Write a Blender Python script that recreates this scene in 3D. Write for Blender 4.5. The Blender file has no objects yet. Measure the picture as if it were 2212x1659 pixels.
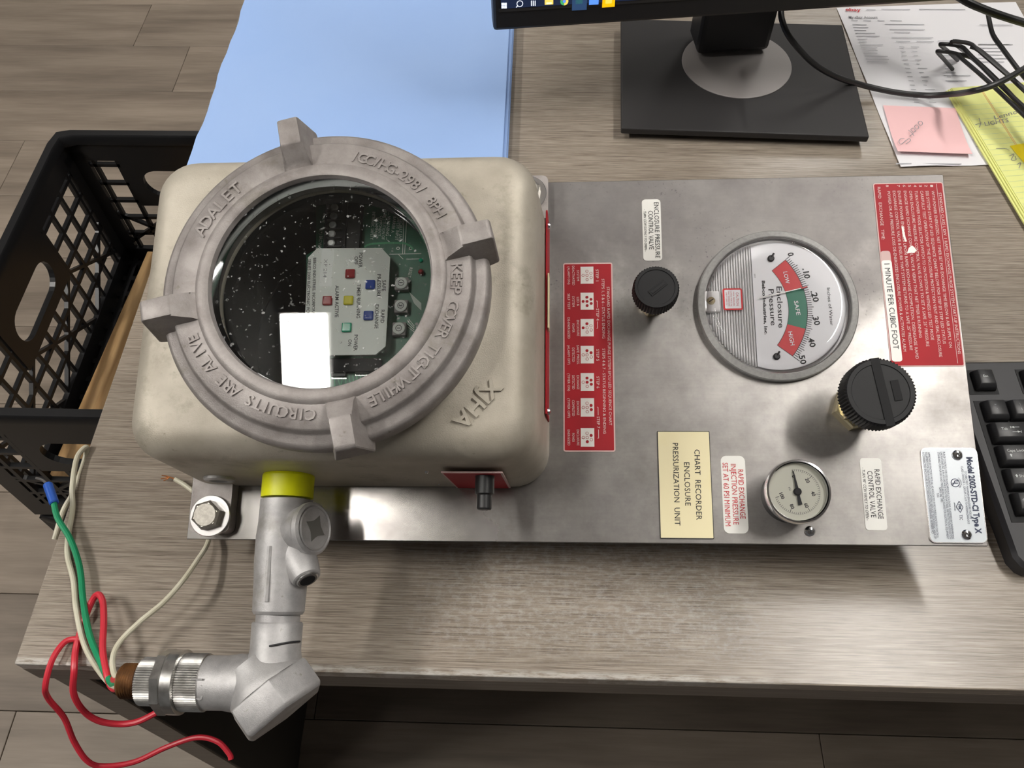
import bpy, bmesh, math, random
from mathutils import Vector, Matrix
random.seed(7)
scn = bpy.context.scene
COL = scn.collection
R = math.radians

# ---------------------------------------------------------------- camera
# world: x along the desk's front edge, y away from the viewer, z up, floor at 0, desk top at 0.74
DESK = 0.74
FPX = 1830.0                                   # focal length in pixels of a 2212 px wide frame
CAMR = Matrix(((0.9994445323, -0.0165219623, 0.0289422114),
               (0.0297184639, 0.8348574965, -0.5496633274),
               (-0.0150811054, 0.5502181253, 0.8348847674)))
CAM = Vector((0.0, 0.0, DESK + 0.61))
cd = bpy.data.cameras.new('camera'); cam = bpy.data.objects.new('camera', cd); COL.objects.link(cam)
cd.sensor_fit = 'HORIZONTAL'; cd.sensor_width = 36.0; cd.lens = 36.0 * FPX / 2212.0
cd.clip_start = 0.01; cd.clip_end = 50
cam.matrix_world = Matrix.Translation(CAM) @ CAMR.to_4x4()
scn.camera = cam

# ---------------------------------------------------------------- world and exposure
wd = bpy.data.worlds.new('world'); scn.world = wd; wd.use_nodes = True
bg = wd.node_tree.nodes['Background']; bg.inputs[0].default_value = (1.0, 0.97, 0.93, 1); bg.inputs[1].default_value = 0.08
vs = scn.view_settings
vs.view_transform = 'Standard'; vs.look = 'None'; vs.gamma = 1.0; vs.use_curve_mapping = False
vs.exposure = 0.22
# ceiling lamps: centre x, y, length, emission; the ceiling is at 2.72 m
LAMPS = [(-0.766, -0.015, 0.62, 27), (1.00, 0.72, 1.36, 47), (-2.00, -0.05, 1.00, 98), (1.20, 3.0, 1.30, 24), (-0.85, 2.9, 1.30, 26)]

# ---------------------------------------------------------------- helpers: space
def ray(px, py):
    return CAMR @ Vector((px - 1106.0, -(py - 829.5), -FPX))
def onz(px, py, z):
    d = ray(px, py); return CAM + d * ((z - CAM.z) / d.z)
def D(px, py, h=0.0):
    """point h above the desk top"""
    return onz(px, py, DESK + h)
def onplane(px, py, p, n):
    d = ray(px, py); return CAM + d * ((p - CAM).dot(n) / d.dot(n))
# the purge unit lies propped up on the desk: its own frame, face plate top at z = 0
UR = Matrix(((0.9990471655, -0.0101909823, -0.0424370721),
             (-0.0044905223, 0.9431924248, -0.3322166236),
             (0.0434119386, 0.3320906407, 0.9422479557)))
UO = Vector((0.0241106, 0.4529358, 0.8419983))
US = 0.965
UC = UR.transposed() @ (CAM - UO)
UM = Matrix.Translation(CAM + (UO - CAM) * US) @ UR.to_4x4() @ Matrix.Scale(US, 4); UI = UM.inverted()
def L(px, py, z=0.0):
    d = UR.transposed() @ ray(px, py); return UC + d * ((z - UC.z) / d.z)
def LY(px, py, y):
    d = UR.transposed() @ ray(px, py); return UC + d * ((y - UC.y) / d.y)
def W2L(p): return UI @ p

# ---------------------------------------------------------------- helpers: objects
def finish(me, smooth=True, ang=20):
    if smooth:
        me.polygons.foreach_set('use_smooth', [True] * len(me.polygons))
        me.set_sharp_from_angle(angle=R(ang))
    me.update()
def obj(name, me, mat, parent=None, loc=None, label=None):
    o = bpy.data.objects.new(name, me); COL.objects.link(o)
    if mat is not None and len(me.materials) == 0: me.materials.append(mat)
    if parent is not None: o.parent = parent
    if loc is not None: o.location = loc
    if label: o['label'] = label
    return o
def tag(o, label, cat, group=None):
    o['label'] = label; o['category'] = cat
    if group: o['group'] = group
    return o
def thing(name, label, cat, loc=(0, 0, 0), rotz=0.0, group=None):
    o = bpy.data.objects.new(name, None); COL.objects.link(o); o.location = loc
    o.rotation_euler = (0, 0, rotz); o.empty_display_size = 0.02
    return tag(o, label, cat, group)
def struct(o): o['kind'] = 'structure'; return o

class B:
    """collects shapes in one bmesh"""
    def __init__(s): s.bm = bmesh.new()
    def box(s, c, size, mat=None, bevel=0.0, seg=2):
        r = bmesh.ops.create_cube(s.bm, size=1.0); vs_ = r['verts']
        bmesh.ops.scale(s.bm, vec=Vector(size), verts=vs_)
        if bevel > 0:
            es = list({e for v in vs_ for e in v.link_edges})
            rb = bmesh.ops.bevel(s.bm, geom=es, offset=bevel, segments=seg, profile=0.5, affect='EDGES')
            vs_ = list({v for f in rb['faces'] for v in f.verts} | {v for v in vs_ if v.is_valid})
        m = Matrix.Translation(Vector(c)) @ (mat.to_4x4() if mat is not None else Matrix())
        bmesh.ops.transform(s.bm, matrix=m, verts=vs_); return s
    def rings(s, rings, cap0=True, cap1=True, closed=True):
        """loft between vertex rings (lists of Vectors)"""
        R_ = [[s.bm.verts.new(p) for p in r] for r in rings]; n = len(R_[0])
        for a, b in zip(R_, R_[1:]):
            for i in range(n if closed else n - 1):
                j = (i + 1) % n
                s.bm.faces.new((a[i], a[j], b[j], b[i]))
        if cap0: s.bm.faces.new(list(reversed(R_[0])))
        if cap1: s.bm.faces.new(R_[-1])
        return s
    def lathe(s, p, axis, prof, n=48, cap0=True, cap1=True, start=0.0, knurl=None):
        """profile [(r, t)] around axis from p"""
        p = Vector(p); a = Vector(axis).normalized()
        u = a.orthogonal().normalized()
        if abs(a.z) > 0.99: u = Vector((1, 0, 0))
        w = a.cross(u)
        rs = []
        for k, (r, t) in enumerate(prof):
            ring = []
            for i in range(n):
                th = start + 2 * math.pi * i / n
                rr = r
                if knurl and k in knurl[0] and i % 2: rr = r - knurl[1]
                ring.append(p + a * t + (u * math.cos(th) + w * math.sin(th)) * rr)
            rs.append(ring)
        return s.rings(rs, cap0, cap1)
    def tube(s, pts, r, n=10, sub=6, r1=None):
        P = spline(pts, sub); rs = []; up = None
        for i, p in enumerate(P):
            t = (P[min(i + 1, len(P) - 1)] - P[max(i - 1, 0)]).normalized()
            if up is None: up = t.orthogonal().normalized()
            up = (up - t * up.dot(t)).normalized(); w = t.cross(up)
            rr = r if r1 is None else r + (r1 - r) * i / (len(P) - 1)
            rs.append([p + (up * math.cos(2 * math.pi * k / n) + w * math.sin(2 * math.pi * k / n)) * rr for k in range(n)])
        return s.rings(rs)
    def prism(s, poly, z0, z1, mat=None):
        m = mat if mat is not None else Matrix()
        return s.rings([[m @ Vector((x, y, z0)) for x, y in poly], [m @ Vector((x, y, z1)) for x, y in poly]])
    def mesh(s, name='mesh', smooth=True, ang=20):
        bmesh.ops.recalc_face_normals(s.bm, faces=s.bm.faces[:])
        me = bpy.data.meshes.new(name); s.bm.to_mesh(me); s.bm.free(); finish(me, smooth, ang); return me
    def obj(s, name, mat, parent=None, loc=None, label=None, smooth=True, ang=20):
        return obj(name, s.mesh(name, smooth, ang), mat, parent, loc, label)

def spline(pts, sub):
    pts = [Vector(p) for p in pts]
    if sub <= 1 or len(pts) < 3: return pts
    out = []
    for i in range(len(pts) - 1):
        p0 = pts[max(i - 1, 0)]; p1 = pts[i]; p2 = pts[i + 1]; p3 = pts[min(i + 2, len(pts) - 1)]
        for k in range(sub):
            t = k / sub
            out.append(0.5 * ((2 * p1) + (p2 - p0) * t + (2 * p0 - 5 * p1 + 4 * p2 - p3) * t * t + (3 * p1 - p0 - 3 * p2 + p3) * t ** 3))
    out.append(pts[-1]); return out
def rrect(x0, x1, y0, y1, r, n=6):
    out = []
    for cx, cy, a0 in ((x1 - r, y1 - r, 0), (x0 + r, y1 - r, 90), (x0 + r, y0 + r, 180), (x1 - r, y0 + r, 270)):
        for k in range(n + 1):
            a = R(a0 + 90 * k / n); out.append((cx + r * math.cos(a), cy + r * math.sin(a)))
    return out
def inset_poly(poly, d):
    cx = sum(p[0] for p in poly) / len(poly); cy = sum(p[1] for p in poly) / len(poly)
    out = []
    n = len(poly)
    for i in range(n):
        a = Vector(poly[i - 1]); b = Vector(poly[i]); c = Vector(poly[(i + 1) % n])
        e = (c - a); nn = Vector((-e.y, e.x)).normalized()
        if nn.dot(Vector((cx, cy)) - b) < 0: nn = -nn
        out.append(tuple(b + nn * d))
    return out
def rring(hx, hy, r, n, cx=0, cy=0, z=0):
    """rounded rectangle sampled by angle, so that it lofts to circles"""
    out = []
    for i in range(n):
        a = 2 * math.pi * i / n; c, s_ = math.cos(a), math.sin(a)
        t = min(hx / abs(c) if abs(c) > 1e-9 else 1e9, hy / abs(s_) if abs(s_) > 1e-9 else 1e9)
        x, y = c * t, s_ * t
        if abs(x) > hx - r and abs(y) > hy - r:
            kx, ky = math.copysign(hx - r, x), math.copysign(hy - r, y)
            b = -(c * kx + s_ * ky); q = kx * kx + ky * ky - r * r
            t = -b + math.sqrt(max(b * b - q, 0)); x, y = c * t, s_ * t
        out.append(Vector((cx + x, cy + y, z)))
    return out
def cring(r, n, cx, cy, z):
    return [Vector((cx + r * math.cos(2 * math.pi * i / n), cy + r * math.sin(2 * math.pi * i / n), z)) for i in range(n)]

# ---------------------------------------------------------------- helpers: lettering
_gl = {}
STUFF = {'print_lines', 'silkscreen', 'copper_trace', 'chip_pin', 'rule_lines', 'small_print', 'diagram_dots'}      # fine print nobody would pick apart
def glyphs(body, bold=0.0, shear=0.0):
    k = (body, bold, shear)
    if k not in _gl:
        cu = bpy.data.curves.new('t', 'FONT'); cu.body = body; cu.size = 1.0; cu.offset = bold; cu.shear = shear
        cu.resolution_u = 2
        o = bpy.data.objects.new('t', cu); me = bpy.data.meshes.new_from_object(o)
        V = [(v.co.x, v.co.y) for v in me.vertices]; Fs = [tuple(p.vertices) for p in me.polygons]
        bpy.data.objects.remove(o); bpy.data.curves.remove(cu); bpy.data.meshes.remove(me)
        _gl[k] = (V, Fs)
    return _gl[k]
_cap = []
def cap_height():
    if not _cap: _cap.append(max(v[1] for v in glyphs('H')[0]))
    return _cap[0]
class T:
    """lettering joined into one mesh"""
    def __init__(s): s.V = []; s.F = []
    def put(s, body, a, b, cap, n=Vector((0, 0, 1)), bold=0.0, shear=0.0, arc=None):
        """a, b: the ends of the line's centre; cap: height of the capitals"""
        V, Fs = glyphs(body, bold, shear)
        if not V: return s
        x0 = min(v[0] for v in V); x1 = max(v[0] for v in V)
        a = Vector(a); b = Vector(b); u = b - a; ln = u.length; u = u / ln; v_ = n.cross(u)
        sx = ln / (x1 - x0); sy = cap / cap_height(); o = len(s.V)
        for x, y in V: s.V.append(a + u * ((x - x0) * sx) + v_ * ((y - cap_height() / 2) * sy))
        s.F += [tuple(i + o for i in f) for f in Fs]; return s
    def word(s, body, c, u, cap, n=Vector((0, 0, 1)), bold=0.0, shear=0.0, sq=1.0):
        """centred at c, natural width"""
        V, _ = glyphs(body, bold, shear); w = (max(v[0] for v in V) - min(v[0] for v in V)) * cap / cap_height() * sq
        u = Vector(u).normalized(); c = Vector(c)
        return s.put(body, c - u * w / 2, c + u * w / 2, cap, n, bold, shear)
    def ring(s, body, ctr, r, a0, a1, cap, z, bold=0.0):
        """clockwise along an arc, tops outward"""
        n = len(body)
        for i, ch in enumerate(body):
            if ch == ' ': continue
            a = R(a0 + (a1 - a0) * (i + 0.5) / n); rad = Vector((math.cos(a), math.sin(a), 0)); u = Vector((math.sin(a), -math.cos(a), 0))
            s.word(ch, Vector((ctr[0], ctr[1], z)) + rad * r, u, cap, bold=bold)
        return s
    def line(s, a, b, w, n=Vector((0, 0, 1))):
        a = Vector(a); b = Vector(b); v_ = n.cross(b - a).normalized() * (w / 2); o = len(s.V)
        s.V += [a - v_, b - v_, b + v_, a + v_]; s.F.append((o, o + 1, o + 2, o + 3)); return s
    def poly(s, pts):
        o = len(s.V); s.V += [Vector(p) for p in pts]; s.F.append(tuple(range(o, o + len(pts)))); return s
    def dot(s, c, r, n=14, ux=Vector((1, 0, 0)), uy=Vector((0, 1, 0))):
        return s.poly([Vector(c) + ux * (r * math.cos(2 * math.pi * k / n)) + uy * (r * math.sin(2 * math.pi * k / n)) for k in range(n)])
    def annulus(s, c, r0, r1, n=18, a0=0, a1=360, ux=Vector((1, 0, 0)), uy=Vector((0, 1, 0))):
        c = Vector(c); full = abs(a1 - a0) >= 360
        for k in range(n):
            q = []
            for kk, r in ((k, r0), (k, r1), (k + 1, r1), (k + 1, r0)):
                a = R(a0 + (a1 - a0) * kk / n); q.append(c + ux * (r * math.cos(a)) + uy * (r * math.sin(a)))
            s.poly(q)
        return s
    def stroke(s, pts, w, n=Vector((0, 0, 1)), sub=4):
        P = spline(pts, sub)
        for a, b in zip(P, P[1:]):
            if (b - a).length > 1e-7: s.line(a, b, w, n)
        return s
    def obj(s, name, mat, parent=None, thick=0.0, label=None, n=Vector((0, 0, 1))):
        me = bpy.data.meshes.new(name); me.from_pydata([tuple(v) for v in s.V], [], s.F)
        if thick:
            bm = bmesh.new(); bm.from_mesh(me)
            bmesh.ops.recalc_face_normals(bm, faces=bm.faces[:])
            r = bmesh.ops.extrude_face_region(bm, geom=bm.faces[:])
            bmesh.ops.translate(bm, vec=n * thick, verts=[g for g in r['geom'] if isinstance(g, bmesh.types.BMVert)])
            bm.to_mesh(me); bm.free()
        me.update(); o_ = obj(name, me, mat, parent, None, label)
        if name in STUFF: o_['kind'] = 'stuff'
        return o_

def letters(t_, mat, parent, thick):
    """each cast letter is a part of its own: split the joined lettering into its loose pieces"""
    me = bpy.data.meshes.new('tmp'); me.from_pydata([tuple(v) for v in t_.V], [], t_.F)
    bm = bmesh.new(); bm.from_mesh(me); bpy.data.meshes.remove(me); bm.verts.ensure_lookup_table(); seen = set()
    for v in bm.verts:
        if v.index in seen: continue
        st = [v]; comp = []; seen.add(v.index)
        while st:
            w = st.pop(); comp.append(w)
            for e in w.link_edges:
                o_ = e.other_vert(w)
                if o_.index not in seen: seen.add(o_.index); st.append(o_)
        idx = {w.index: i for i, w in enumerate(comp)}; fs = {f for w in comp for f in w.link_faces}
        t2 = T(); t2.V = [w.co.copy() for w in comp]; t2.F = [tuple(idx[w.index] for w in f.verts) for f in fs]
        t2.obj('raised_letter', mat, parent, thick=thick)
    bm.free()
# ---------------------------------------------------------------- materials
def nt(name):
    m = bpy.data.materials.new(name); m.use_nodes = True
    return m, m.node_tree, m.node_tree.nodes['Principled BSDF']
def noise(t, vec, scale, detail=4, rough=0.55, stretch=None):
    n = t.nodes.new('ShaderNodeTexNoise'); n.inputs['Scale'].default_value = scale
    n.inputs['Detail'].default_value = detail; n.inputs['Roughness'].default_value = rough
    if stretch:
        mp = t.nodes.new('ShaderNodeMapping'); mp.inputs['Scale'].default_value = stretch
        t.links.new(vec, mp.inputs['Vector']); vec = mp.outputs['Vector']
    t.links.new(vec, n.inputs['Vector']); return n.outputs['Fac']
def ramp(t, fac, stops):
    r = t.nodes.new('ShaderNodeValToRGB'); e = r.color_ramp.elements
    while len(e) < len(stops): e.new(0.5)
    for el, (p, c) in zip(e, stops): el.position = p; el.color = (*c, 1) if len(c) == 3 else c
    t.links.new(fac, r.inputs['Fac']); return r.outputs['Color']
def mix(t, fac, a, b, mode='MIX'):
    m = t.nodes.new('ShaderNodeMix'); m.data_type = 'RGBA'; m.blend_type = mode
    for sock, val in ((m.inputs[0], fac), (m.inputs[6], a), (m.inputs[7], b)):
        if isinstance(val, bpy.types.NodeSocket): t.links.new(val, sock)
        elif isinstance(val, (int, float)): sock.default_value = val
        else: sock.default_value = (*val, 1)
    return m.outputs[2]
def bump(t, p, h, strength, dist=0.001):
    b = t.nodes.new('ShaderNodeBump'); b.inputs['Strength'].default_value = strength; b.inputs['Distance'].default_value = dist
    t.links.new(h, b.inputs['Height']); t.links.new(b.outputs['Normal'], p.inputs['Normal'])
def coords(t): return t.nodes.new('ShaderNodeTexCoord').outputs['Object']
def pm(name, col, rough=0.5, metal=0.0, col2=None, scale=40, stretch=None, lo=0.35, hi=0.65, bumps=None, spec=0.5, coat=0.0, rough2=None):
    m, t, p = nt(name)
    p.inputs['Base Color'].default_value = (*col, 1); p.inputs['Roughness'].default_value = rough
    p.inputs['Metallic'].default_value = metal; p.inputs['Specular IOR Level'].default_value = spec
    p.inputs['Coat Weight'].default_value = coat
    if col2 is not None or bumps is not None:
        v = coords(t)
    if col2 is not None:
        f = noise(t, v, scale, stretch=stretch); t.links.new(ramp(t, f, [(lo, col), (hi, col2)]), p.inputs['Base Color'])
        if rough2 is not None: t.links.new(ramp(t, f, [(lo, (rough,) * 3), (hi, (rough2,) * 3)]), p.inputs['Roughness'])
    if bumps is not None: bump(t, p, noise(t, v, bumps[0], 3), bumps[1], bumps[2] if len(bumps) > 2 else 0.0005)
    return m
def emit(name, col, s):
    m, t, p = nt(name); p.inputs['Base Color'].default_value = (*col, 1)
    p.inputs['Emission Color'].default_value = (*col, 1); p.inputs['Emission Strength'].default_value = s; return m
def glassy(name, tint=(1, 1, 1), ior=1.5, dirt=None, rough=0.0):
    m = bpy.data.materials.new(name); m.use_nodes = True; t = m.node_tree; t.nodes.clear()
    out = t.nodes.new('ShaderNodeOutputMaterial'); tr = t.nodes.new('ShaderNodeBsdfTransparent'); gl = t.nodes.new('ShaderNodeBsdfGlossy')
    tr.inputs[0].default_value = (*tint, 1); gl.inputs['Roughness'].default_value = rough
    fr = t.nodes.new('ShaderNodeFresnel'); fr.inputs['IOR'].default_value = ior
    mx = t.nodes.new('ShaderNodeMixShader'); t.links.new(fr.outputs[0], mx.inputs[0]); t.links.new(tr.outputs[0], mx.inputs[1]); t.links.new(gl.outputs[0], mx.inputs[2])
    res = mx.outputs[0]
    if dirt:
        df = t.nodes.new('ShaderNodeBsdfDiffuse'); df.inputs[0].default_value = (0.8, 0.8, 0.78, 1)
        v = coords(t); a = noise(t, v, dirt[0], 2); f = ramp(t, a, [(dirt[1], (0, 0, 0)), (dirt[1] + 0.05, (dirt[2],) * 3)])
        m2 = t.nodes.new('ShaderNodeMixShader'); t.links.new(f, m2.inputs[0]); t.links.new(res, m2.inputs[1]); t.links.new(df.outputs[0], m2.inputs[2]); res = m2.outputs[0]
    t.links.new(res, out.inputs[0]); return m

def laminate():
    m, t, p = nt('desk_laminate'); v = coords(t)
    f1 = noise(t, v, 1.0, 4, 0.65, (30, 1500, 1500)); f2 = noise(t, v, 1.0, 3, 0.6, (8, 620, 620)); f3 = noise(t, v, 1.0, 2, 0.5, (2, 60, 60))
    c1 = ramp(t, f1, [(0.30, (0.120, 0.094, 0.075)), (0.50, (0.310, 0.262, 0.215)), (0.72, (0.470, 0.415, 0.345))])
    c2 = ramp(t, f2, [(0.34, (0.50, 0.47, 0.44)), (0.52, (1, 1, 1))])
    c3 = ramp(t, f3, [(0.3, (0.92, 0.91, 0.90)), (0.7, (1.06, 1.06, 1.05))])
    c = mix(t, 0.7, c1, c2, 'MULTIPLY'); c = mix(t, 1.0, c, c3, 'MULTIPLY')
    # worn, whitish scuffing where things have been dragged about in front of the unit
    sx = t.nodes.new('ShaderNodeSeparateXYZ'); t.links.new(v, sx.inputs[0])
    def band(sock, a, b, w):
        r_ = ramp(t, sock, [(0, (0, 0, 0)), (1, (1, 1, 1))])
        mr = t.nodes.new('ShaderNodeMapRange'); mr.interpolation_type = 'SMOOTHSTEP'; t.links.new(sock, mr.inputs[0])
        mr.inputs[1].default_value = a - w; mr.inputs[2].default_value = a
        m2 = t.nodes.new('ShaderNodeMapRange'); m2.interpolation_type = 'SMOOTHSTEP'; t.links.new(sock, m2.inputs[0])
        m2.inputs[1].default_value = b; m2.inputs[2].default_value = b + w; m2.inputs[3].default_value = 1; m2.inputs[4].default_value = 0
        mu = t.nodes.new('ShaderNodeMath'); mu.operation = 'MULTIPLY'; t.links.new(mr.outputs[0], mu.inputs[0]); t.links.new(m2.outputs[0], mu.inputs[1]); return mu.outputs[0]
    def mul(a, b):
        mu = t.nodes.new('ShaderNodeMath'); mu.operation = 'MULTIPLY'; t.links.new(a, mu.inputs[0]); t.links.new(b, mu.inputs[1]); return mu.outputs[0]
    w = mul(band(sx.outputs[0], -0.04, 0.12, 0.08), band(sx.outputs[1], 0.19, 0.26, 0.035))
    n1 = ramp(t, noise(t, v, 1.0, 6, 0.75, (150, 260, 150)), [(0.46, (0, 0, 0)), (0.68, (0.6, 0.6, 0.6))])
    c = mix(t, mul(w, n1), c, (0.50, 0.48, 0.46))
    e = mul(mul(band(sx.outputs[1], 0.150, 0.1575, 0.004), band(sx.outputs[0], -0.36, 0.10, 0.12)), ramp(t, noise(t, v, 1.0, 4, 0.7, (60, 300, 60)), [(0.40, (0, 0, 0)), (0.56, (0.75, 0.75, 0.75))]))
    c = mix(t, e, c, (0.55, 0.53, 0.50))
    t.links.new(c, p.inputs['Base Color']); p.inputs['Roughness'].default_value = 0.30; p.inputs['Specular IOR Level'].default_value = 0.6
    return m
def plankmat():
    m, t, p = nt('floor_plank'); v = coords(t); oi = t.nodes.new('ShaderNodeObjectInfo')
    ad = t.nodes.new('ShaderNodeVectorMath'); ad.operation = 'ADD'; t.links.new(v, ad.inputs[0])
    mu = t.nodes.new('ShaderNodeVectorMath'); mu.operation = 'SCALE'; mu.inputs[3].default_value = 37; cb = t.nodes.new('ShaderNodeCombineXYZ')
    for i in range(3): t.links.new(oi.outputs['Random'], cb.inputs[i])
    t.links.new(cb.outputs[0], mu.inputs[0]); t.links.new(mu.outputs[0], ad.inputs[1]); v = ad.outputs[0]
    f = noise(t, v, 1.0, 4, 0.6, (2.2, 18, 18)); g = noise(t, v, 1.0, 4, 0.6, (12, 220, 220))
    c = ramp(t, f, [(0.30, (0.175, 0.140, 0.108)), (0.62, (0.315, 0.258, 0.205))])
    c = mix(t, 0.35, c, ramp(t, g, [(0.3, (0.7, 0.68, 0.66)), (0.7, (1.1, 1.1, 1.1))]), 'MULTIPLY')
    c = mix(t, 1.0, c, ramp(t, oi.outputs['Random'], [(0, (0.86, 0.86, 0.86)), (1, (1.12, 1.12, 1.12))]), 'MULTIPLY')
    t.links.new(c, p.inputs['Base Color']); p.inputs['Roughness'].default_value = 0.55; return m
def steel():
    m, t, p = nt('stainless_steel'); v = coords(t)
    a = noise(t, v, 11, 6, 0.68); a2 = noise(t, v, 34, 5, 0.7); b = noise(t, v, 1.0, 3, 0.6, (30, 500, 30)); s_ = noise(t, v, 330, 2, 0.6)
    c = ramp(t, a, [(0.32, (0.26, 0.242, 0.233)), (0.60, (0.43, 0.412, 0.395))])
    c = mix(t, 0.5, c, ramp(t, a2, [(0.32, (0.74, 0.73, 0.75)), (0.66, (1.10, 1.10, 1.08))]), 'MULTIPLY')
    c = mix(t, 0.15, c, ramp(t, b, [(0.3, (0.75, 0.75, 0.75)), (0.7, (1.08, 1.08, 1.08))]), 'MULTIPLY')
    sx = t.nodes.new('ShaderNodeSeparateXYZ'); t.links.new(v, sx.inputs[0])
    def mrange(sock, lo, hi):
        r_ = t.nodes.new('ShaderNodeMapRange'); r_.interpolation_type = 'SMOOTHSTEP'; t.links.new(sock, r_.inputs[0]); r_.inputs[1].default_value = lo; r_.inputs[2].default_value = hi; return r_.outputs[0]
    def math2(op, x, y):
        n_ = t.nodes.new('ShaderNodeMath'); n_.operation = op
        for k, q in enumerate((x, y)):
            if isinstance(q, (int, float)): n_.inputs[k].default_value = q
            else: t.links.new(q, n_.inputs[k])
        return n_.outputs[0]
    # dull mineral film and pitting left over the upper half of the plate
    film = mrange(math2('ADD', sx.outputs[1], math2('MULTIPLY', math2('SUBTRACT', noise(t, v, 14, 5, 0.65), 0.5), 0.22)), -0.075, 0.015)
    c = mix(t, math2('MULTIPLY', film, 0.58), c, (0.125, 0.117, 0.116))
    sp = ramp(t, s_, [(0.62, (0, 0, 0)), (0.70, (0.85, 0.85, 0.85))])
    ar = math2('MULTIPLY', ramp(t, noise(t, v, 13, 4), [(0.46, (0, 0, 0)), (0.60, (1, 1, 1))]), math2('ADD', math2('MULTIPLY', film, 0.8), 0.15))
    c = mix(t, math2('MULTIPLY', sp, ar), c, (0.13, 0.12, 0.125))
    t.links.new(c, p.inputs['Base Color']); p.inputs['Metallic'].default_value = 0.9
    mr = mrange(sx.outputs[0], -0.15, 0.15)
    r1 = mix(t, mr, ramp(t, a, [(0.3, (0.24,) * 3), (0.7, (0.17,) * 3)]), ramp(t, a, [(0.3, (0.46,) * 3), (0.7, (0.38,) * 3)]))
    t.links.new(mix(t, film, r1, (0.56, 0.56, 0.56)), p.inputs['Roughness'])
    return m
def casting(name, c0, c1, dirt, metal=0.35, rough=0.5, grain=900, scale=28):
    m, t, p = nt(name); v = coords(t)
    a = noise(t, v, scale, 5, 0.65); c = ramp(t, a, [(0.32, c0), (0.66, c1)])
    d = ramp(t, noise(t, v, 17, 6, 0.7), [(0.57, (0, 0, 0)), (0.73, (0.7, 0.7, 0.7))]); c = mix(t, d, c, dirt)
    d2 = ramp(t, noise(t, v, 120, 3, 0.6), [(0.68, (0, 0, 0)), (0.76, (0.6, 0.6, 0.6))]); c = mix(t, d2, c, dirt)
    t.links.new(c, p.inputs['Base Color']); p.inputs['Metallic'].default_value = metal; p.inputs['Roughness'].default_value = rough
    bump(t, p, noise(t, v, grain, 3, 0.7), 0.35, 0.0006); return m

M = {}
M['laminate'] = laminate(); M['plank'] = plankmat(); M['steel'] = steel()
M['subfloor'] = pm('subfloor', (0.06, 0.05, 0.045), 0.9)
M['ceiling'] = pm('ceiling_tile', (0.72, 0.71, 0.69), 0.9, bumps=(300, 0.3))
M['edge'] = pm('edge_band', (0.20, 0.165, 0.135), 0.5, col2=(0.27, 0.225, 0.185), scale=1.0, stretch=(8, 200, 300))
M['panel'] = pm('desk_panel', (0.22, 0.185, 0.15), 0.5, col2=(0.30, 0.255, 0.21), scale=1.0, stretch=(8, 200, 60))
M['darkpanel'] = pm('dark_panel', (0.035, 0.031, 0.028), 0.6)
M['lampwhite'] = pm('lamp_enamel', (0.8, 0.8, 0.8), 0.4)
M['box'] = casting('tan_casting', (0.40, 0.36, 0.292), (0.535, 0.49, 0.41), (0.20, 0.18, 0.125), 0.25, 0.48, 1100, 20)
M['ringm'] = casting('grey_casting', (0.225, 0.20, 0.19), (0.38, 0.35, 0.335), (0.15, 0.135, 0.10), 0.35, 0.5, 1200, 45)
M['galv'] = casting('galvanised', (0.38, 0.37, 0.37), (0.55, 0.54, 0.535), (0.22, 0.20, 0.15), 0.45, 0.45, 1500, 60)
M['bright'] = pm('machined_zinc', (0.72, 0.71, 0.69), 0.25, 0.95, col2=(0.5, 0.49, 0.47), scale=150)
M['boltm'] = pm('bolt_steel', (0.50, 0.47, 0.42), 0.35, 0.9, col2=(0.65, 0.62, 0.56), scale=250, bumps=(900, 0.2))
M['boltface'] = pm('bolt_face', (0.46, 0.43, 0.38), 0.55, 0.6, col2=(0.60, 0.57, 0.51), scale=350, bumps=(1200, 0.5))
M['washer'] = pm('washer_zinc', (0.82, 0.80, 0.79), 0.22, 0.9)
M['rust'] = pm('rusty_iron', (0.10, 0.045, 0.02), 0.45, 0.5, col2=(0.28, 0.13, 0.045), scale=90)
M['band'] = pm('yellow_paint', (0.74, 0.76, 0.0), 0.45, col2=(0.86, 0.88, 0.004), scale=60)
M['recess'] = pm('shaded_cast', (0.16, 0.155, 0.14), 0.6, 0.3)
M['screwm'] = pm('bright_screw', (0.75, 0.75, 0.74), 0.35, 0.5)
M['brass'] = pm('brass', (0.62, 0.55, 0.36), 0.3, 0.9)
M['chrome'] = pm('chrome', (0.75, 0.75, 0.77), 0.08, 1.0)
M['bezel'] = pm('grey_anodised', (0.27, 0.265, 0.26), 0.5, 0.35, col2=(0.33, 0.325, 0.315), scale=400)
M['black'] = pm('black_plastic', (0.018, 0.018, 0.019), 0.42)
M['blackmatte'] = pm('black_matte', (0.014, 0.014, 0.015), 0.6)
M['knob'] = pm('black_phenolic', (0.010, 0.010, 0.011), 0.5, spec=0.3, bumps=(900, 0.1))
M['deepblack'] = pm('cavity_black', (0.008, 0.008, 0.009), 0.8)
M['pcb'] = pm('green_circuit_board', (0.006, 0.105, 0.052), 0.35, col2=(0.010, 0.15, 0.075), scale=60)
M['pcbdark'] = pm('dark_circuit_board', (0.006, 0.022, 0.016), 0.4)
M['trace'] = pm('copper_trace', (0.04, 0.33, 0.14), 0.4)
M['silk'] = pm('white_silkscreen', (0.80, 0.86, 0.80), 0.6)
M['ledpanel'] = pm('white_panel', (0.74, 0.76, 0.72), 0.45)
M['sticker'] = pm('pale_sticker', (0.83, 0.84, 0.82), 0.4)
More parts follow.
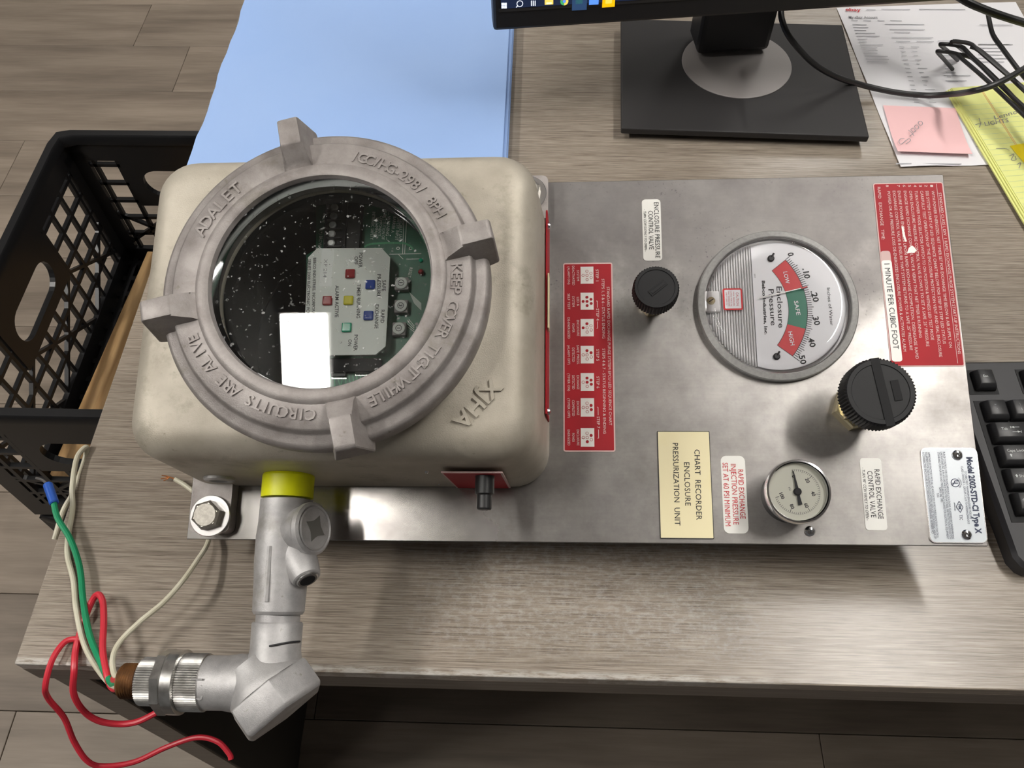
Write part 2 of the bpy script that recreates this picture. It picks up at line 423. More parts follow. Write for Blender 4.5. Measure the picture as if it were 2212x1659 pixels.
for k, c in (('lred', (0.30, 0.008, 0.012)), ('lblue', (0.006, 0.045, 0.30)), ('lyellow', (0.60, 0.55, 0.0)), ('lgreen', (0.0, 0.36, 0.19))):
    M[k] = pm('lens_' + k[1:], c, 0.12, spec=0.7)
M['label_white'] = pm('white_label', (0.80, 0.79, 0.75), 0.35)
M['label_cream'] = pm('cream_label', (0.83, 0.745, 0.475), 0.4, col2=(0.80, 0.70, 0.38), scale=22, lo=0.5, hi=0.75)
M['label_red'] = pm('red_label', (0.42, 0.014, 0.022), 0.55, col2=(0.34, 0.014, 0.022), scale=14, spec=0.25)
M['label_pink'] = pm('faded_red_border', (0.66, 0.46, 0.44), 0.55, spec=0.3)
M['name_metal'] = pm('nameplate_enamel', (0.66, 0.70, 0.74), 0.32, 0.15)
M['ink'] = pm('black_ink', (0.02, 0.02, 0.022), 0.6)
M['inkblue'] = pm('blue_black_ink', (0.035, 0.045, 0.09), 0.6)
M['inkred'] = pm('red_ink', (0.52, 0.02, 0.03), 0.6)
M['inkwhite'] = pm('white_ink', (0.75, 0.60, 0.57), 0.6)
M['inkgrey'] = pm('grey_print', (0.24, 0.24, 0.26), 0.7)
M['faint'] = pm('faint_print', (0.42, 0.42, 0.45), 0.7)
M['dial'] = pm('dial_white', (0.82, 0.82, 0.84), 0.4)
M['dialcream'] = pm('dial_cream', (0.84, 0.83, 0.69), 0.4)
M['zred'] = pm('scale_red', (0.62, 0.016, 0.022), 0.4)
M['zgreen'] = pm('scale_green', (0.004, 0.17, 0.095), 0.4)
M['ribplastic'] = pm('ribbed_clear_plastic', (0.88, 0.87, 0.87), 0.12, 0.12)
M['glass'] = glassy('window_glass', (0.985, 0.995, 0.99), 1.5, (300, 0.665, 0.32))
M['lens'] = glassy('gauge_lens', (0.97, 0.97, 0.98), 1.45)
M['blue'] = pm('blue_paper', (0.335, 0.495, 0.83), 0.75, col2=(0.315, 0.475, 0.82), scale=6)
M['paper'] = pm('white_paper', (0.80, 0.79, 0.82), 0.8)
M['pink'] = pm('pink_paper', (0.88, 0.55, 0.56), 0.8)
M['yellow'] = pm('legal_yellow', (0.78, 0.80, 0.30), 0.8)
M['yellow2'] = pm('sticky_yellow', (0.85, 0.66, 0.004), 0.7)
M['rule'] = pm('pale_rule', (0.45, 0.58, 0.42), 0.8)
M['rulered'] = pm('red_rule', (0.75, 0.42, 0.18), 0.8)
M['monblack'] = pm('monitor_black', (0.012, 0.012, 0.014), 0.38)
M['mongrey'] = pm('monitor_stand_black', (0.026, 0.0245, 0.025), 0.55, spec=0.35)
M['silver'] = pm('silver_plastic', (0.30, 0.277, 0.27), 0.5, 0.1)
M['screen'] = emit('screen_navy', (0.004, 0.008, 0.02), 1.0)
M['screenbar'] = emit('taskbar', (0.006, 0.012, 0.035), 1.0)
for k, c in (('i_white', (0.75, 0.8, 0.9)), ('i_yellow', (0.85, 0.6, 0.12)), ('i_green', (0.05, 0.35, 0.12)), ('i_red', (0.7, 0.12, 0.06)), ('i_blue', (0.10, 0.28, 0.85)), ('i_navy', (0.02, 0.05, 0.12)), ('i_orange', (0.8, 0.45, 0.0))):
    M[k] = emit('icon_' + k[2:], c, 0.8)
M['crate'] = pm('black_crate_plastic', (0.010, 0.010, 0.011), 0.36, spec=0.45)
M['wood'] = pm('pine_board', (0.40, 0.225, 0.085), 0.6, col2=(0.55, 0.345, 0.155), scale=1.0, stretch=(90, 4, 60))
M['kb'] = pm('keyboard_black', (0.024, 0.0235, 0.027), 0.5)
M['kbwell'] = pm('keyboard_well', (0.006, 0.006, 0.007), 0.7)
M['key'] = pm('key_black', (0.026, 0.026, 0.028), 0.40)
M['legend'] = pm('key_legend', (0.62, 0.65, 0.64), 0.5)
M['w_white'] = pm('white_insulation', (0.58, 0.545, 0.41), 0.45, col2=(0.66, 0.63, 0.50), scale=60)
M['w_green'] = pm('green_insulation', (0.008, 0.27, 0.115), 0.4)
M['w_red'] = pm('red_insulation', (0.60, 0.025, 0.045), 0.4)
M['ferrule'] = pm('blue_ferrule', (0.012, 0.085, 0.42), 0.4)
M['copper'] = pm('bare_copper', (0.55, 0.22, 0.08), 0.35, 0.9)
M['tin'] = pm('tinned_pin', (0.7, 0.7, 0.7), 0.25, 1.0)

# ================================================================ the setting
fl = struct(B().box((0, 1.2, -0.0155), (7.0, 7.0, 0.015)).obj('floor', M['subfloor'], smooth=False))
fl['label'] = 'taupe vinyl plank floor'
PW, PL = 0.184, 1.22
pmesh = B().box((0, 0, -0.004), (PL - 0.0012, PW - 0.0012, 0.008), bevel=0.0007, seg=1).mesh('plank', smooth=False); pmesh.materials.append(M['plank'])
yk = onz(400, 198, 0).y; xk = onz(372, 198, 0).x           # one joint the photo shows
for r in range(-10, 16):
    y = yk + PW / 2 + r * PW
    off = xk - PL / 2 if r == 0 else xk + ((r * 0.377) % 1.0) * PL
    for k in range(-3, 3):
        x = off + k * PL
        if -3.1 < x < 3.1: obj('plank', pmesh, None, fl, (x, y, 0))
cl = struct(B().box((0, 1.2, 2.735), (7.0, 7.0, 0.02)).obj('ceiling', M['ceiling'], smooth=False)); cl['label'] = 'pale ceiling with strip lamps'

lm_end = B().box((0, 0, 0.012), (0.145, 0.012, 0.03), bevel=0.002).mesh('end_cap'); lm_end.materials.append(M['lampwhite'])
where = ['above the left end of the desk', 'above the keyboard', 'farthest to the left', 'at the back on the right', 'at the back on the left']
for (x, y, ll, e), wtxt in zip(LAMPS, where):
    t = thing('ceiling_lamp', 'white strip lamp on the ceiling ' + wtxt, 'lamp', (x, y, 2.655), 0, 'strip lamps on the ceiling')
    B().box((0, 0, 0.045), (0.15, ll + 0.04, 0.05), bevel=0.006).obj('housing', M['lampwhite'], t)
    for s in (-1, 1): obj('end_cap', lm_end, None, t, (0, s * (ll / 2 + 0.008), 0))
    B().box((0, 0, 0.012), (0.13, ll, 0.018), bevel=0.006).obj('diffuser', emit('lamp_diffuser', (1.0, 0.965, 0.91), e), t)

# ---------------------------------------------------------------- desk
dk = thing('desk', 'grey wood-grain laminate desk with a worn front edge', 'desk', (0.49, 0.72, 0))
TX0, TX1, TY0, TY1 = -0.37, 1.35, 0.155, 1.32; TH = 0.038
B().box(((TX0 + TX1) / 2 - 0.49, (TY0 + TY1) / 2 - 0.72, DESK - TH / 2), (TX1 - TX0, TY1 - TY0, TH), bevel=0.0012, seg=2)
def desk_part(name, lo, hi, mat, bevel=0.001):
    c = Vector([(a + b) / 2 for a, b in zip(lo, hi)]); s_ = [b - a for a, b in zip(lo, hi)]
    o = B().box((0, 0, 0), s_, bevel=bevel).obj(name, mat, dk); o.location = c - dk.location; return o
tb = B().box((0, 0, -0.006), (TX1 - TX0, TY1 - TY0, 0.012), bevel=0.0012)
for v in tb.bm.verts: v.co += Vector(((TX0 + TX1) / 2, (TY0 + TY1) / 2, 0))
top = tb.obj('desktop', M['laminate'], dk); top.location = Vector((0, 0, DESK)) - dk.location
desk_part('core', (TX0 + 0.001, TY0 + 0.002, DESK - TH), (TX1 - 0.001, TY1, DESK - 0.0121), M['edge'])
desk_part('edge_band', (TX0, TY0 + 0.0, DESK - TH), (TX1, TY0 + 0.002, DESK - 0.0121), M['edge'], 0.0003)
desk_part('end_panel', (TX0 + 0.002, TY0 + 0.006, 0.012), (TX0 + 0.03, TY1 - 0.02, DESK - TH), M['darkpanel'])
desk_part('panel_edge', (TX0 + 0.002, TY0 + 0.004, 0.012), (TX0 + 0.03, TY0 + 0.006, DESK - TH), M['edge'], 0.0003)
desk_part('end_panel', (TX1 - 0.03, TY0 + 0.004, 0.012), (TX1 - 0.002, TY1 - 0.02, DESK - TH), M['panel'])
desk_part('modesty_panel', (TX0 + 0.03, TY1 - 0.30, 0.25), (TX1 - 0.03, TY1 - 0.28, DESK - TH), M['panel'])
for x in (TX0 + 0.016, TX1 - 0.016):
    for y in (TY0 + 0.06, TY1 - 0.08):
        desk_part('foot', (x - 0.012, y - 0.012, 0), (x + 0.012, y + 0.012, 0.012), M['black'])

# ================================================================ the purge unit
U = bpy.data.objects.new('purge_control_unit', None); COL.objects.link(U); U.empty_display_size = 0.03
U.matrix_world = UM
tag(U, 'stainless purge pressurization unit with a tan explosion-proof enclosure, gauges and knobs', 'control unit')
PX0, PX1, PY0, PY1 = -0.2885, 0.295, -0.2207, 0.0683
B().box(((PX0 + PX1) / 2, (PY0 + PY1) / 2, -0.0013), (PX1 - PX0, PY1 - PY0, 0.0026), bevel=0.0005, seg=1).obj('face_plate', M['steel'], U, label='stained stainless steel face plate', smooth=False)
# what is bolted to the back of the plate and carries it on the desk
for x, y in ((PX0 + 0.03, PY1 - 0.02), (PX1 - 0.03, PY1 - 0.02), (PX0 + 0.06, PY0 + 0.06), (PX1 - 0.05, PY0 + 0.06)):
    h = (UM @ Vector((x, y, 0))).z - DESK
    ln = h / UR[2][2] / US - 0.0026 - 0.0035
    B().lathe((x, y, -0.0026), (0, 0, -1), [(0.008, 0), (0.008, ln - 0.002), (0.006, ln)], 20).obj('standoff', M['galv'], U)

# ---- enclosure body: rounded casting with a round opening for the threaded cover
EX, EY = -0.1505, -0.0745                       # cover ring
BX, BY = -0.1540, -0.0710                       # casting
N = 192
rg = [rring(0.1380, 0.1090, 0.026, N, BX, BY, 0.0004), rring(0.1388, 0.1098, 0.026, N, BX, BY, 0.006), rring(0.1325, 0.1058, 0.026, N, BX, BY, 0.098)]
for k in range(1, 9):
    a = R(90 * k / 8); i_ = 0.020 * (1 - math.cos(a))
    rg.append(rring(0.1325 - i_, 0.1058 - i_, max(0.026 - i_ * 0.4, 0.012), N, BX, BY, 0.098 + 0.020 * math.sin(a)))
rg += [cring(0.0890, N, EX, EY, 0.1184), cring(0.0870, N, EX, EY, 0.1200), cring(0.0870, N, EX, EY, 0.1326), cring(0.0710, N, EX, EY, 0.1326), cring(0.0700, N, EX, EY, 0.1316), cring(0.0700, N, EX, EY, 0.1180), cring(0.0850, N, EX, EY, 0.1150), cring(0.0850, N, EX, EY, 0.030)]
enc = B().rings(rg, cap0=True, cap1=True).obj('enclosure_body', M['box'], U, label='rounded tan cast enclosure body', ang=50)
# mounting lug with washer and hex bolt
LU0 = L(407, 1150, 0.0125); LU1 = L(507, 1140, 0.0125)
wc = L(453, 1114, 0.0150); wc2 = L(1139, 417, 0.0150)
for (lx0, lx1, ly0, ly1), w_ in (((LU0.x, -0.2515, -0.2165, -0.172), wc), ((wc2.x - 0.018, wc2.x + 0.0165, 0.030, wc2.y + 0.0165), wc2)):
    B().prism(rrect(lx0, lx1, ly0, ly1, 0.005), 0.0004, 0.0125).obj('mounting_lug', M['ringm'], U)
    B().lathe((w_.x, w_.y, 0.0126), (0, 0, 1), [(0.0150, 0), (0.0152, 0.0004), (0.0152, 0.0020), (0.0148, 0.0024)], 48).obj('washer', M['washer'], U)
    bt = B().lathe((w_.x - 0.0002, w_.y, 0.0151), (0, 0, 1), [(0.0110, 0), (0.0110, 0.0066), (0.0090, 0.0078)], 6, start=R(18)).obj('hex_bolt', M['boltm'], U, smooth=False)
    B().lathe((w_.x - 0.0002, w_.y, 0.0226), (0, 0, 1), [(0.0084, 0), (0.0084, 0.0006), (0.0080, 0.0009)], 32).obj('bolt_face', M['boltface'], bt)

# ---- threaded cover ring
prof = [(0.0715, 0.1330), (0.0995, 0.1330), (0.1022, 0.1342), (0.1027, 0.1360), (0.1027, 0.1450), (0.1017, 0.1476), (0.0995, 0.1490), (0.0950, 0.1496), (0.0937, 0.1508),
        (0.0930, 0.1540), (0.0915, 0.1554), (0.0775, 0.1564), (0.0762, 0.1578), (0.0740, 0.1586), (0.0702, 0.1588), (0.0688, 0.1582), (0.0683, 0.1570), (0.0683, 0.1478), (0.0715, 0.1470)]
cov = B()
rs = [cring(r, 160, EX, EY, z) for r, z in prof]; cov.rings(rs + [rs[0]], False, False)
cover = cov.obj('cover_ring', M['ringm'], U, label='grey cast threaded cover ring with four lugs', ang=40)
tabs = [15.0, 104.0, 192.0, 283.0]
def tab_mesh(ang):
    b = B(); a = R(ang); er = Vector((math.cos(a), math.sin(a), 0)); et = Vector((-math.sin(a), math.cos(a), 0)); c = Vector((EX, EY, 0))
    pr = [(0.0735, 0.1550), (0.0795, 0.1585), (0.0890, 0.1670), (0.1065, 0.1660), (0.1085, 0.1640), (0.1085, 0.1410), (0.0950, 0.1390)]
    def wd_(r, z):
        w = 0.0066 + max(0.0, 0.164 - z) * 0.30
        if r > 0.108: w *= 0.92
        return w
    sides = []
    for s_ in (-1, 1): sides.append([c + er * r + et * (s_ * wd_(r, z)) + Vector((0, 0, z)) for r, z in pr])
    b.rings(sides); 
    bmesh.ops.bevel(b.bm, geom=b.bm.edges[:], offset=0.0012, segments=2, profile=0.5, affect='EDGES'); return b
for a in tabs: tab_mesh(a).obj('cover_lug', M['ringm'], cover)
tt = T()
tt.ring('KEEP COVER TIGHT WHILE', (EX, EY), 0.0835, 6, -66, 0.0066, 0.1556, 0.01)
tt.ring('CIRCUITS ARE ALIVE', (EX, EY), 0.0835, -88, -156, 0.0066, 0.1556, 0.01)
tt.ring('ADALET', (EX, EY), 0.0845, 159, 131, 0.0075, 0.1556, 0.01)
tt.ring('/GC/HG-298/ 8PH', (EX, EY), 0.0835, 80, 29, 0.0066, 0.1556, 0.01)
letters(tt, M['ringm'], cover, 0.0013)
tx = T(); tx.put('XJHA', L(1076, 826, 0.1185), L(989, 921, 0.1185), 0.0100, bold=0.02)
letters(tx, M['box'], enc, 0.0014)
ret = B(); rp = [(0.0682, 0.1470), (0.0682, 0.1545), (0.0675, 0.1550), (0.0667, 0.1475), (0.0667, 0.1468)]
rs = [cring(r, 128, EX, EY, z) for r, z in rp]; ret.rings(rs + [rs[0]], False, False).obj('retaining_ring', M['chrome'], U)
GZ = 0.1462
B().rings([cring(0.0699, 96, EX, EY, GZ - 0.004), cring(0.0699, 96, EX, EY, GZ)]).obj('window_glass', M['glass'], U, label='round dusty window glass')

# ---- inside the window
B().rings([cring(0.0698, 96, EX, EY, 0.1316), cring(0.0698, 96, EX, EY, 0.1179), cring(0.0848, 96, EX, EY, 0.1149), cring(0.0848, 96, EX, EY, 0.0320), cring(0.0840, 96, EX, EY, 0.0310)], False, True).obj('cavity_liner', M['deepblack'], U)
IZ = 0.104
def I(x, y, z=IZ): return L(440 + x / 3.318, 370 + y / 3.318, z)       # in pixels of an enlarged view of the window
def circle_clip(poly, r=0.0692):
    return poly
bd = [I(805, 40, .092), I(1760, 40, .092), I(1760, 1760, .092), I(860, 1760, .092), I(735, 1330, .092), I(735, 600, .092), I(805, 560, .092)]
def inside(p, r=0.0843):
    d = Vector((p.x - EX, p.y - EY)); 
    if d.length > r: d = d.normalized() * r
    return (EX + d.x, EY + d.y)
pts = []
for a, b_ in zip(bd, bd[1:] + bd[:1]):
    for k in range(16): pts.append(inside(a.lerp(b_, k / 16)))
cl_ = []
for q in pts:
    if not cl_ or (Vector(q) - Vector(cl_[-1])).length > 1e-4: cl_.append(q)
pcb = B().prism(cl_, 0.0900, 0.0920).obj('circuit_board', M['pcb'], U, label='green printed circuit board', smooth=False)
bz = 0.0921
sk = T(); dn = Vector((0, -1, 0))
def px_I(n): return n / 3.318 * 0.000292
for s_, x, y0, y1, cp in (('-- WARNING --', 1322, 295, 490, 26), ('SUBSTITUTION OF', 1293, 285, 490, 24), ('COMPONENTS', 1266, 320, 465, 24), ('WILL IMPAIR', 1240, 330, 460, 24), ('INTRINSIC SAFETY', 1212, 290, 490, 24),
                          ('SAFETY INPUT', 1390, 330, 495, 24), ('BARRIER A', 1362, 325, 440, 24), ('INTRINSICALLY SAFE', 1416, 270, 500, 24), ('SAFE AUXILIARY INPUT', 1106, 285, 550, 24), ('(+) BROWN', 838, 425, 555, 26), ('BLUE', 862, 300, 370, 22), ('RESET', 1480, 690, 760, 24)):
    sk.put(s_, I(x + 8, y0, bz), I(x - 8, y1, bz), px_I(cp))
for a, b_ in (((1135, 150), (1115, 550)), ((1455, 330), (1440, 590)), ((1436, 330), (1425, 590)), ((1330, 595), (1560, 590)), ((1395, 595), (1430, 630)), ((1450, 630), (1560, 628))):
    sk.line(I(*a, bz), I(*b_, bz), px_I(5))
for x, y in ((1393, 552), (1483, 552)): sk.annulus(I(x, y, bz), px_I(8), px_I(14))
for k in range(6): sk.line(I(1475 + k * 6, 870 + 14 * k, bz), I(1560, 950 + 9 * k, bz), px_I(4))
for k in range(4): sk.line(I(1470 - k * 6, 1060 + 16 * k, bz), I(1510, 1110 + 14 * k, bz), px_I(4))
sk.obj('silkscreen', M['silk'], pcb)
tr_ = T()
tr_.stroke([I(1155, 545, bz), I(1200, 520, bz), I(1440, 515, bz), I(1500, 560, bz)], px_I(16), sub=2)
for k in range(7): tr_.line(I(1390 + k * 22, 80, bz), I(1470 + k * 14, 330 - 10 * k, bz), px_I(6))
for k in range(16):
    x = 880 + k * 27; tr_.stroke([I(x, 1460, bz), I(x + 4, 1500, bz), I(x - 20 + (k * 13) % 40, 1540, bz), I(x - 25 + (k * 29) % 50, 1600, bz)], px_I(7), sub=1)
tr_.obj('copper_trace', M['trace'], pcb)
B().box(I(1075, 1395, 0.0945), (px_I(420), px_I(105), 0.005), bevel=0.0005).obj('relay_block', M['deepblack'], pcb)
for x0, x1, y in ((915, 1025, 1462), (1085, 1195, 1440)):
    c = I((x0 + x1) / 2, y, 0.0936); B().box(c, (px_I(x1 - x0), px_I(26), 0.003), bevel=0.0003).obj('chip', M['black'], pcb)
    pin = T()
    for k in range(12):
        for s_ in (-1, 1):
            q = I(x0 + (x1 - x0) * (k + .5) / 12, y + s_ * 20, bz + 0.0006); pin.poly([q + Vector((a, b_, 0)) for a, b_ in ((-.0002, -.0006), (.0002, -.0006), (.0002, .0006), (-.0002, .0006))])
    pin.obj('chip_pin', M['tin'], pcb)
# terminal block
c0, c1 = I(878, 190, 0.100), I(1010, 570, 0.100)
tbk = B().box(((c0.x + c1.x) / 2, (c0.y + c1.y) / 2, 0.0962), (c1.x - c0.x, c0.y - c1.y, 0.0080), bevel=0.0006).obj('terminal_block', M['deepblack'], U, label='black terminal block with screws')
wall = B()
for y in (225, 288, 350, 413, 478, 540):
    q = I(935, y, 0.1025); wall.box((q.x, q.y, 0.1018), (px_I(112), 0.0009, 0.003), bevel=0.0002)
wall.obj('divider', M['black'], tbk)
c0, c1 = I(1010, 160, 0.099), I(1112, 560, 0.099)
B().box(((c0.x + c1.x) / 2, (c0.y + c1.y) / 2, 0.0950), (c1.x - c0.x, c0.y - c1.y, 0.006), bevel=0.0006).obj('connector_body', M['blackmatte'], tbk)
scr = None
for x, y in ((936, 256), (930, 318), (923, 382), (917, 446), (912, 511)):
    q = I(x, y, 0.1012)
    b_ = B().lathe((q.x, q.y, 0.1001), (0, 0, 1), [(0.0026, 0), (0.0026, 0.0008), (0.0018, 0.0013)], 16)
    s_ = b_.obj('screw', M['screwm'], tbk)
# LED panel
pl = [I(x, y) for x, y in ((812, 553), (1275, 550), (1336, 616), (1304, 1254), (1232, 1314), (772, 1320), (715, 1262), (748, 618))]
lp = B().prism([(p.x, p.y) for p in reversed(pl)], IZ - 0.002, IZ).obj('indicator_panel', M['ledpanel'], U, label='white octagonal indicator panel', smooth=False)
for x, y in ((790, 600), (1290, 600), (1265, 1270)):
    q = I(x, y); B().lathe((q.x, q.y, 0.092), (0, 0, 1), [(0.002, 0), (0.002, IZ - 0.0942)], 12).obj('standoff', M['tin'], lp)
for x, y, k in ((1052, 738, 'lred'), (1196, 816, 'lblue'), (889, 930, 'lred'), (1040, 928, 'lyellow'), (1183, 1037, 'lblue'), (1027, 1122, 'lgreen')):
    q = I(x, y); s_ = px_I(74)
    led = B().box((q.x, q.y, IZ + 0.0008), (s_, s_, 0.0022), bevel=0.0008).obj('indicator_lens', M[k], lp)
t1 = T(); iz = IZ + 0.00015
for s_, x, y0, y1, cp in (('POWER', 1125, 583, 692, 27), ('OFF', 1092, 610, 668, 27), ('SAFE', 1292, 780, 860, 27), ('PRESSURE', 1255, 738, 902, 27), ('TIMER RUNNING', 1110, 808, 1053, 27), ('ALARM ACTIVE', 955, 818, 1046, 27),
                          ('RAPID', 1282, 993, 1088, 27), ('EXCHANGE', 1240, 955, 1127, 27), ('POWER', 1090, 1172, 1287, 27), ('ON', 1048, 1205, 1252, 27),
                          ('BEBCO INDUSTRIES, INCORPORATED', 790, 620, 1075, 22), ('SERIES 2000 ELECTRONIC PCU', 752, 630, 1030, 22)):
    sl = -12 if len(s_) > 14 else -4
    t1.put(s_, I(x - sl * 0.5, y0, iz), I(x + sl * 0.5, y1, iz), px_I(cp), bold=0.012)
t1.obj('lettering', M['ink'], lp)
sa, sb = I(848, 556, IZ), I(916, 828, IZ)
stk = B().prism(rrect(sa.x, sb.x, sb.y, sa.y, 0.0012, 3), IZ, IZ + 0.0002).obj('sticker', M['sticker'], lp, smooth=False)
T().put('XP 214', I(876, 630, IZ + .0004), I(868, 760, IZ + .0004), px_I(26)).obj('sticker_lettering', M['inkgrey'], lp)
# rotary switches and small components on the board
for x, y, ch in ((1415, 800, '1'), (1412, 963, '3'), (1398, 1125, '1')):
    q = I(x, y, 0.098)
    rsw = B().box((q.x, q.y, 0.0945), (0.0092, 0.0092, 0.005), bevel=0.0005).obj('rotary_switch', M['silver'], pcb)
    b_ = B().lathe((q.x, q.y, 0.0970), (0, 0, 1), [(0.0042, 0), (0.0042, 0.001), (0.0038, 0.0013)], 28); b_.obj('switch_face', M['ledpanel'], pcb)
    T().word(ch, (q.x, q.y, 0.0985), dn, 0.0022, bold=0.03).annulus((q.x, q.y, 0.0984), 0.0018, 0.0022).obj('switch_marking', M['ink'], pcb)
q = I(1555, 715, 0.096); B().lathe((q.x, q.y, 0.092), (0, 0, 1), [(0.0020, 0), (0.0020, 0.003), (0.0012, 0.0045), (0.0003, 0.0048)], 14).obj('red_diode', M['lred'], pcb)
q = I(1555, 635, 0.094); B().lathe((q.x, q.y, 0.092), (0, 0, 1), [(0.0014, 0), (0.0014, 0.0016), (0.0006, 0.002)], 12).obj('green_component', M['lgreen'], pcb)

# ---- labels on the face plate
def lab(name, rect, mat, border=None, bw=0.0, rad=0.0015, z1=0.00035, label=None, parent=U, z0=0.0):
    x0, x1, y0, y1 = rect
    o = B().prism(rrect(x0, x1, y0, y1, rad, 4), z0 + 0.00002, z0 + z1).obj(name, border or mat, parent, label=label, smooth=False)
    if border: B().prism(rrect(x0 + bw, x1 - bw, y0 + bw, y1 - bw, max(rad - bw, 0.0003), 4), z0 + z1, z0 + z1 + 0.0001).obj('label_field', mat, o, smooth=False)
    return o
def pxrect(*c, z=0.0):
    P = [L(x, y, z) for x, y in c]; return (P[0].x + P[3].x) / 2, (P[1].x + P[2].x) / 2, (P[2].y + P[3].y) / 2, (P[0].y + P[1].y) / 2
PS = 0.000345
def lines(o, items, mat, z=0.0006, sc=PS, name='lettering', conv=None, bold=0.0):
    t_ = T()
    for it in items:
        s_, a, b_, cp = it[:4]; bo = it[4] if len(it) > 4 else bold; sh = it[5] if len(it) > 5 else 0.0
        a = conv(*a) if conv else a; b_ = conv(*b_) if conv else b_
        t_.put(s_, L(*a, z), L(*b_, z), cp * sc, bold=bo, shear=sh)
    return t_.obj(name, mat, o)

# sequence chart
SQ = lambda x, y: (1190 + x / 3.77, 550 + y / 3.77)
sq = lab('sequence_chart_label', pxrect((1217.3, 568), (1324, 568), (1328.5, 975.7), (1215.7, 976.5)), M['label_red'], M['label_pink'], 0.0011, 0.0018, label='red sequence chart label with seven white dot diagrams')
its = [('STANDARD RAPID EXCHANGE PURGE SYSTEM EPCU LED SEQUENCE CHART', (466, 262), (486, 1390), 6), ('STEPS 1, 5 & 6 - STATUS ENDING', (424, 197), (430, 683), 6), ('STEPS 4 & 7 - STATUS BEGINNING & ENDING', (430, 765), (438, 1458), 6),
       ('STEP 1', (376, 120), (378, 216), 6), ('STEP 4', (380, 440), (382, 536), 6), ('STEP 5', (381, 770), (382, 866), 6), ('STEP 6', (383, 992), (384, 1088), 6), ('STEP 7', (386, 1318), (388, 1414), 6)]
caps = [('SYSTEM', 'DEACTIVATED', '(ALARM ON)', 170), ('LED &', 'SYSTEM', 'SELF TEST', 382), ('ENCLOSURE', 'POWER', 'DE-ENERGIZED', 598), ('SAFE PRESS.', 'DETECTED', '(ALARM OFF)', 816), ('EXCHANGE', 'DETECTED', '(TIMER ON)', 1040), ('EXCHANGE', 'COMPLETED', '(TIMER OFF)', 1250), ('ENCLOSURE', 'POWER', 'ENERGIZED', 1490)]
for a, b_, c, y in caps:
    for s_, x in ((a, 220), (b_, 182), (c, 145)): its.append((s_, (x, y - 7.2 * len(s_)), (x + 2, y + 7.2 * len(s_)), 5.2))
lines(sq, its, M['inkwhite'], conv=SQ)
br = T()
for y0, y1, x in ((378, 432, 378), (545, 600, 380), (1242, 1308, 384), (1424, 1495, 388)):
    ye = y0 if y0 in (378, 1242) else y1
    br.line(L(*SQ(x, y0), .0006), L(*SQ(x + 1, y1), .0006), 0.0004); br.line(L(*SQ(x, ye), .0006), L(*SQ(x - 8, ye), .0006), 0.0004)
br.obj('bracket_line', M['inkwhite'], sq)
filled = ['', 'LTCBrs', 'LT', 'Tr', 'TCrs', 'rs', 'rB']
for (y0, y1), f_ in zip(((101, 238), (312, 450), (526, 667), (745, 887), (966, 1112), (1170, 1320), (1414, 1565)), filled):
    k = y0 / 1565
    A_ = L(*SQ(241 + 2 * k, (y0)), 0); C_ = L(*SQ(347 + 8 * k, y1), 0)
    B().prism([(A_.x, C_.y), (C_.x, C_.y), (C_.x, A_.y), (A_.x, A_.y)], 0.0004, 0.0005).obj('dot_diagram', M['label_white'], sq, smooth=False)
    yc = (y0 + y1) / 2; t_ = T()
    for key, x, y in (('L', 262, 0), ('T', 293, -34), ('C', 294, 0), ('B', 295, 34), ('r', 326, -17), ('s', 328, 17)):
        p_ = L(*SQ(x + 2 * k, yc + y), 0.0006)
        if key in f_: t_.dot(p_, 0.00118)
        else: t_.annulus(p_, 0.0009, 0.00118, 14)
    t_.obj('diagram_dots', M['label_red'], sq)

EL = lambda x, y: (1150 + x / 4.022, 380 + y / 4.022)
o = lab('valve_label', pxrect((1386.2, 431), (1426.5, 431), (1430.5, 563.5), (1389.4, 563.5)), M['label_white'], rad=0.0028, label='white enclosure pressure control valve label')
lines(o, [('ENCLOSURE PRESSURE', (1076, 228), (1091, 713), 10.5), ('CONTROL VALVE', (1026, 303), (1036, 638), 10.5), ('- TURN CCW SLOWLY TO OPEN -', (976, 290), (986, 655), 5.5, 0.0, 0.25)], M['ink'], conv=EL)
CH = lambda x, y: (1400 + x / 5.144, 900 + y / 5.144)
o = lab('nameplate_label', pxrect((1420, 932), (1533.2, 931.1), (1541.3, 1164.4), (1425.3, 1163.4)), M['label_cream'], M['ink'], 0.0005, 0.0006, 0.0008, label='cream chart recorder label with black border')
lines(o, [('CHART  RECORDER', (543, 365), (568, 1148), 11.5), ('ENCLOSURE', (428, 508), (444, 990), 11.5), ('PRESSURIZATION  UNIT', (302, 292), (328, 1210), 11.5)], M['ink'], z=0.0011, conv=CH)
o = lab('valve_label', pxrect((1555.5, 984), (1609, 985.5), (1616.8, 1152.7), (1564.3, 1152.3)), M['label_white'], rad=0.004, label='white injection pressure label with red print')
lines(o, [('RAPID EXCHANGE', (1026, 588), (1054, 1135), 11), ('INJECTION PRESSURE', (946, 526), (978, 1200), 11), ('SET AT 60 PSI MINIMUM', (856, 512), (890, 1216), 11)], M['inkred'], conv=CH)
RX = lambda x, y: (1780 + x / 3.386, 750 + y / 3.386)
o = lab('valve_label', pxrect((1856.8, 989.8), (1903.4, 989.2), (1916.4, 1145.7), (1869.5, 1145.7)), M['label_white'], rad=0.0025, label='white rapid exchange control valve label')
lines(o, [('RAPID EXCHANGE', (386, 893), (417, 1256), 10.5), ('CONTROL VALVE', (334, 905), (364, 1245), 10.5), ('- TURN 90\u00b0 CCW FIRMLY TO OPEN -', (286, 880), (320, 1266), 6, 0.0, 0.25)], M['ink'], conv=RX)
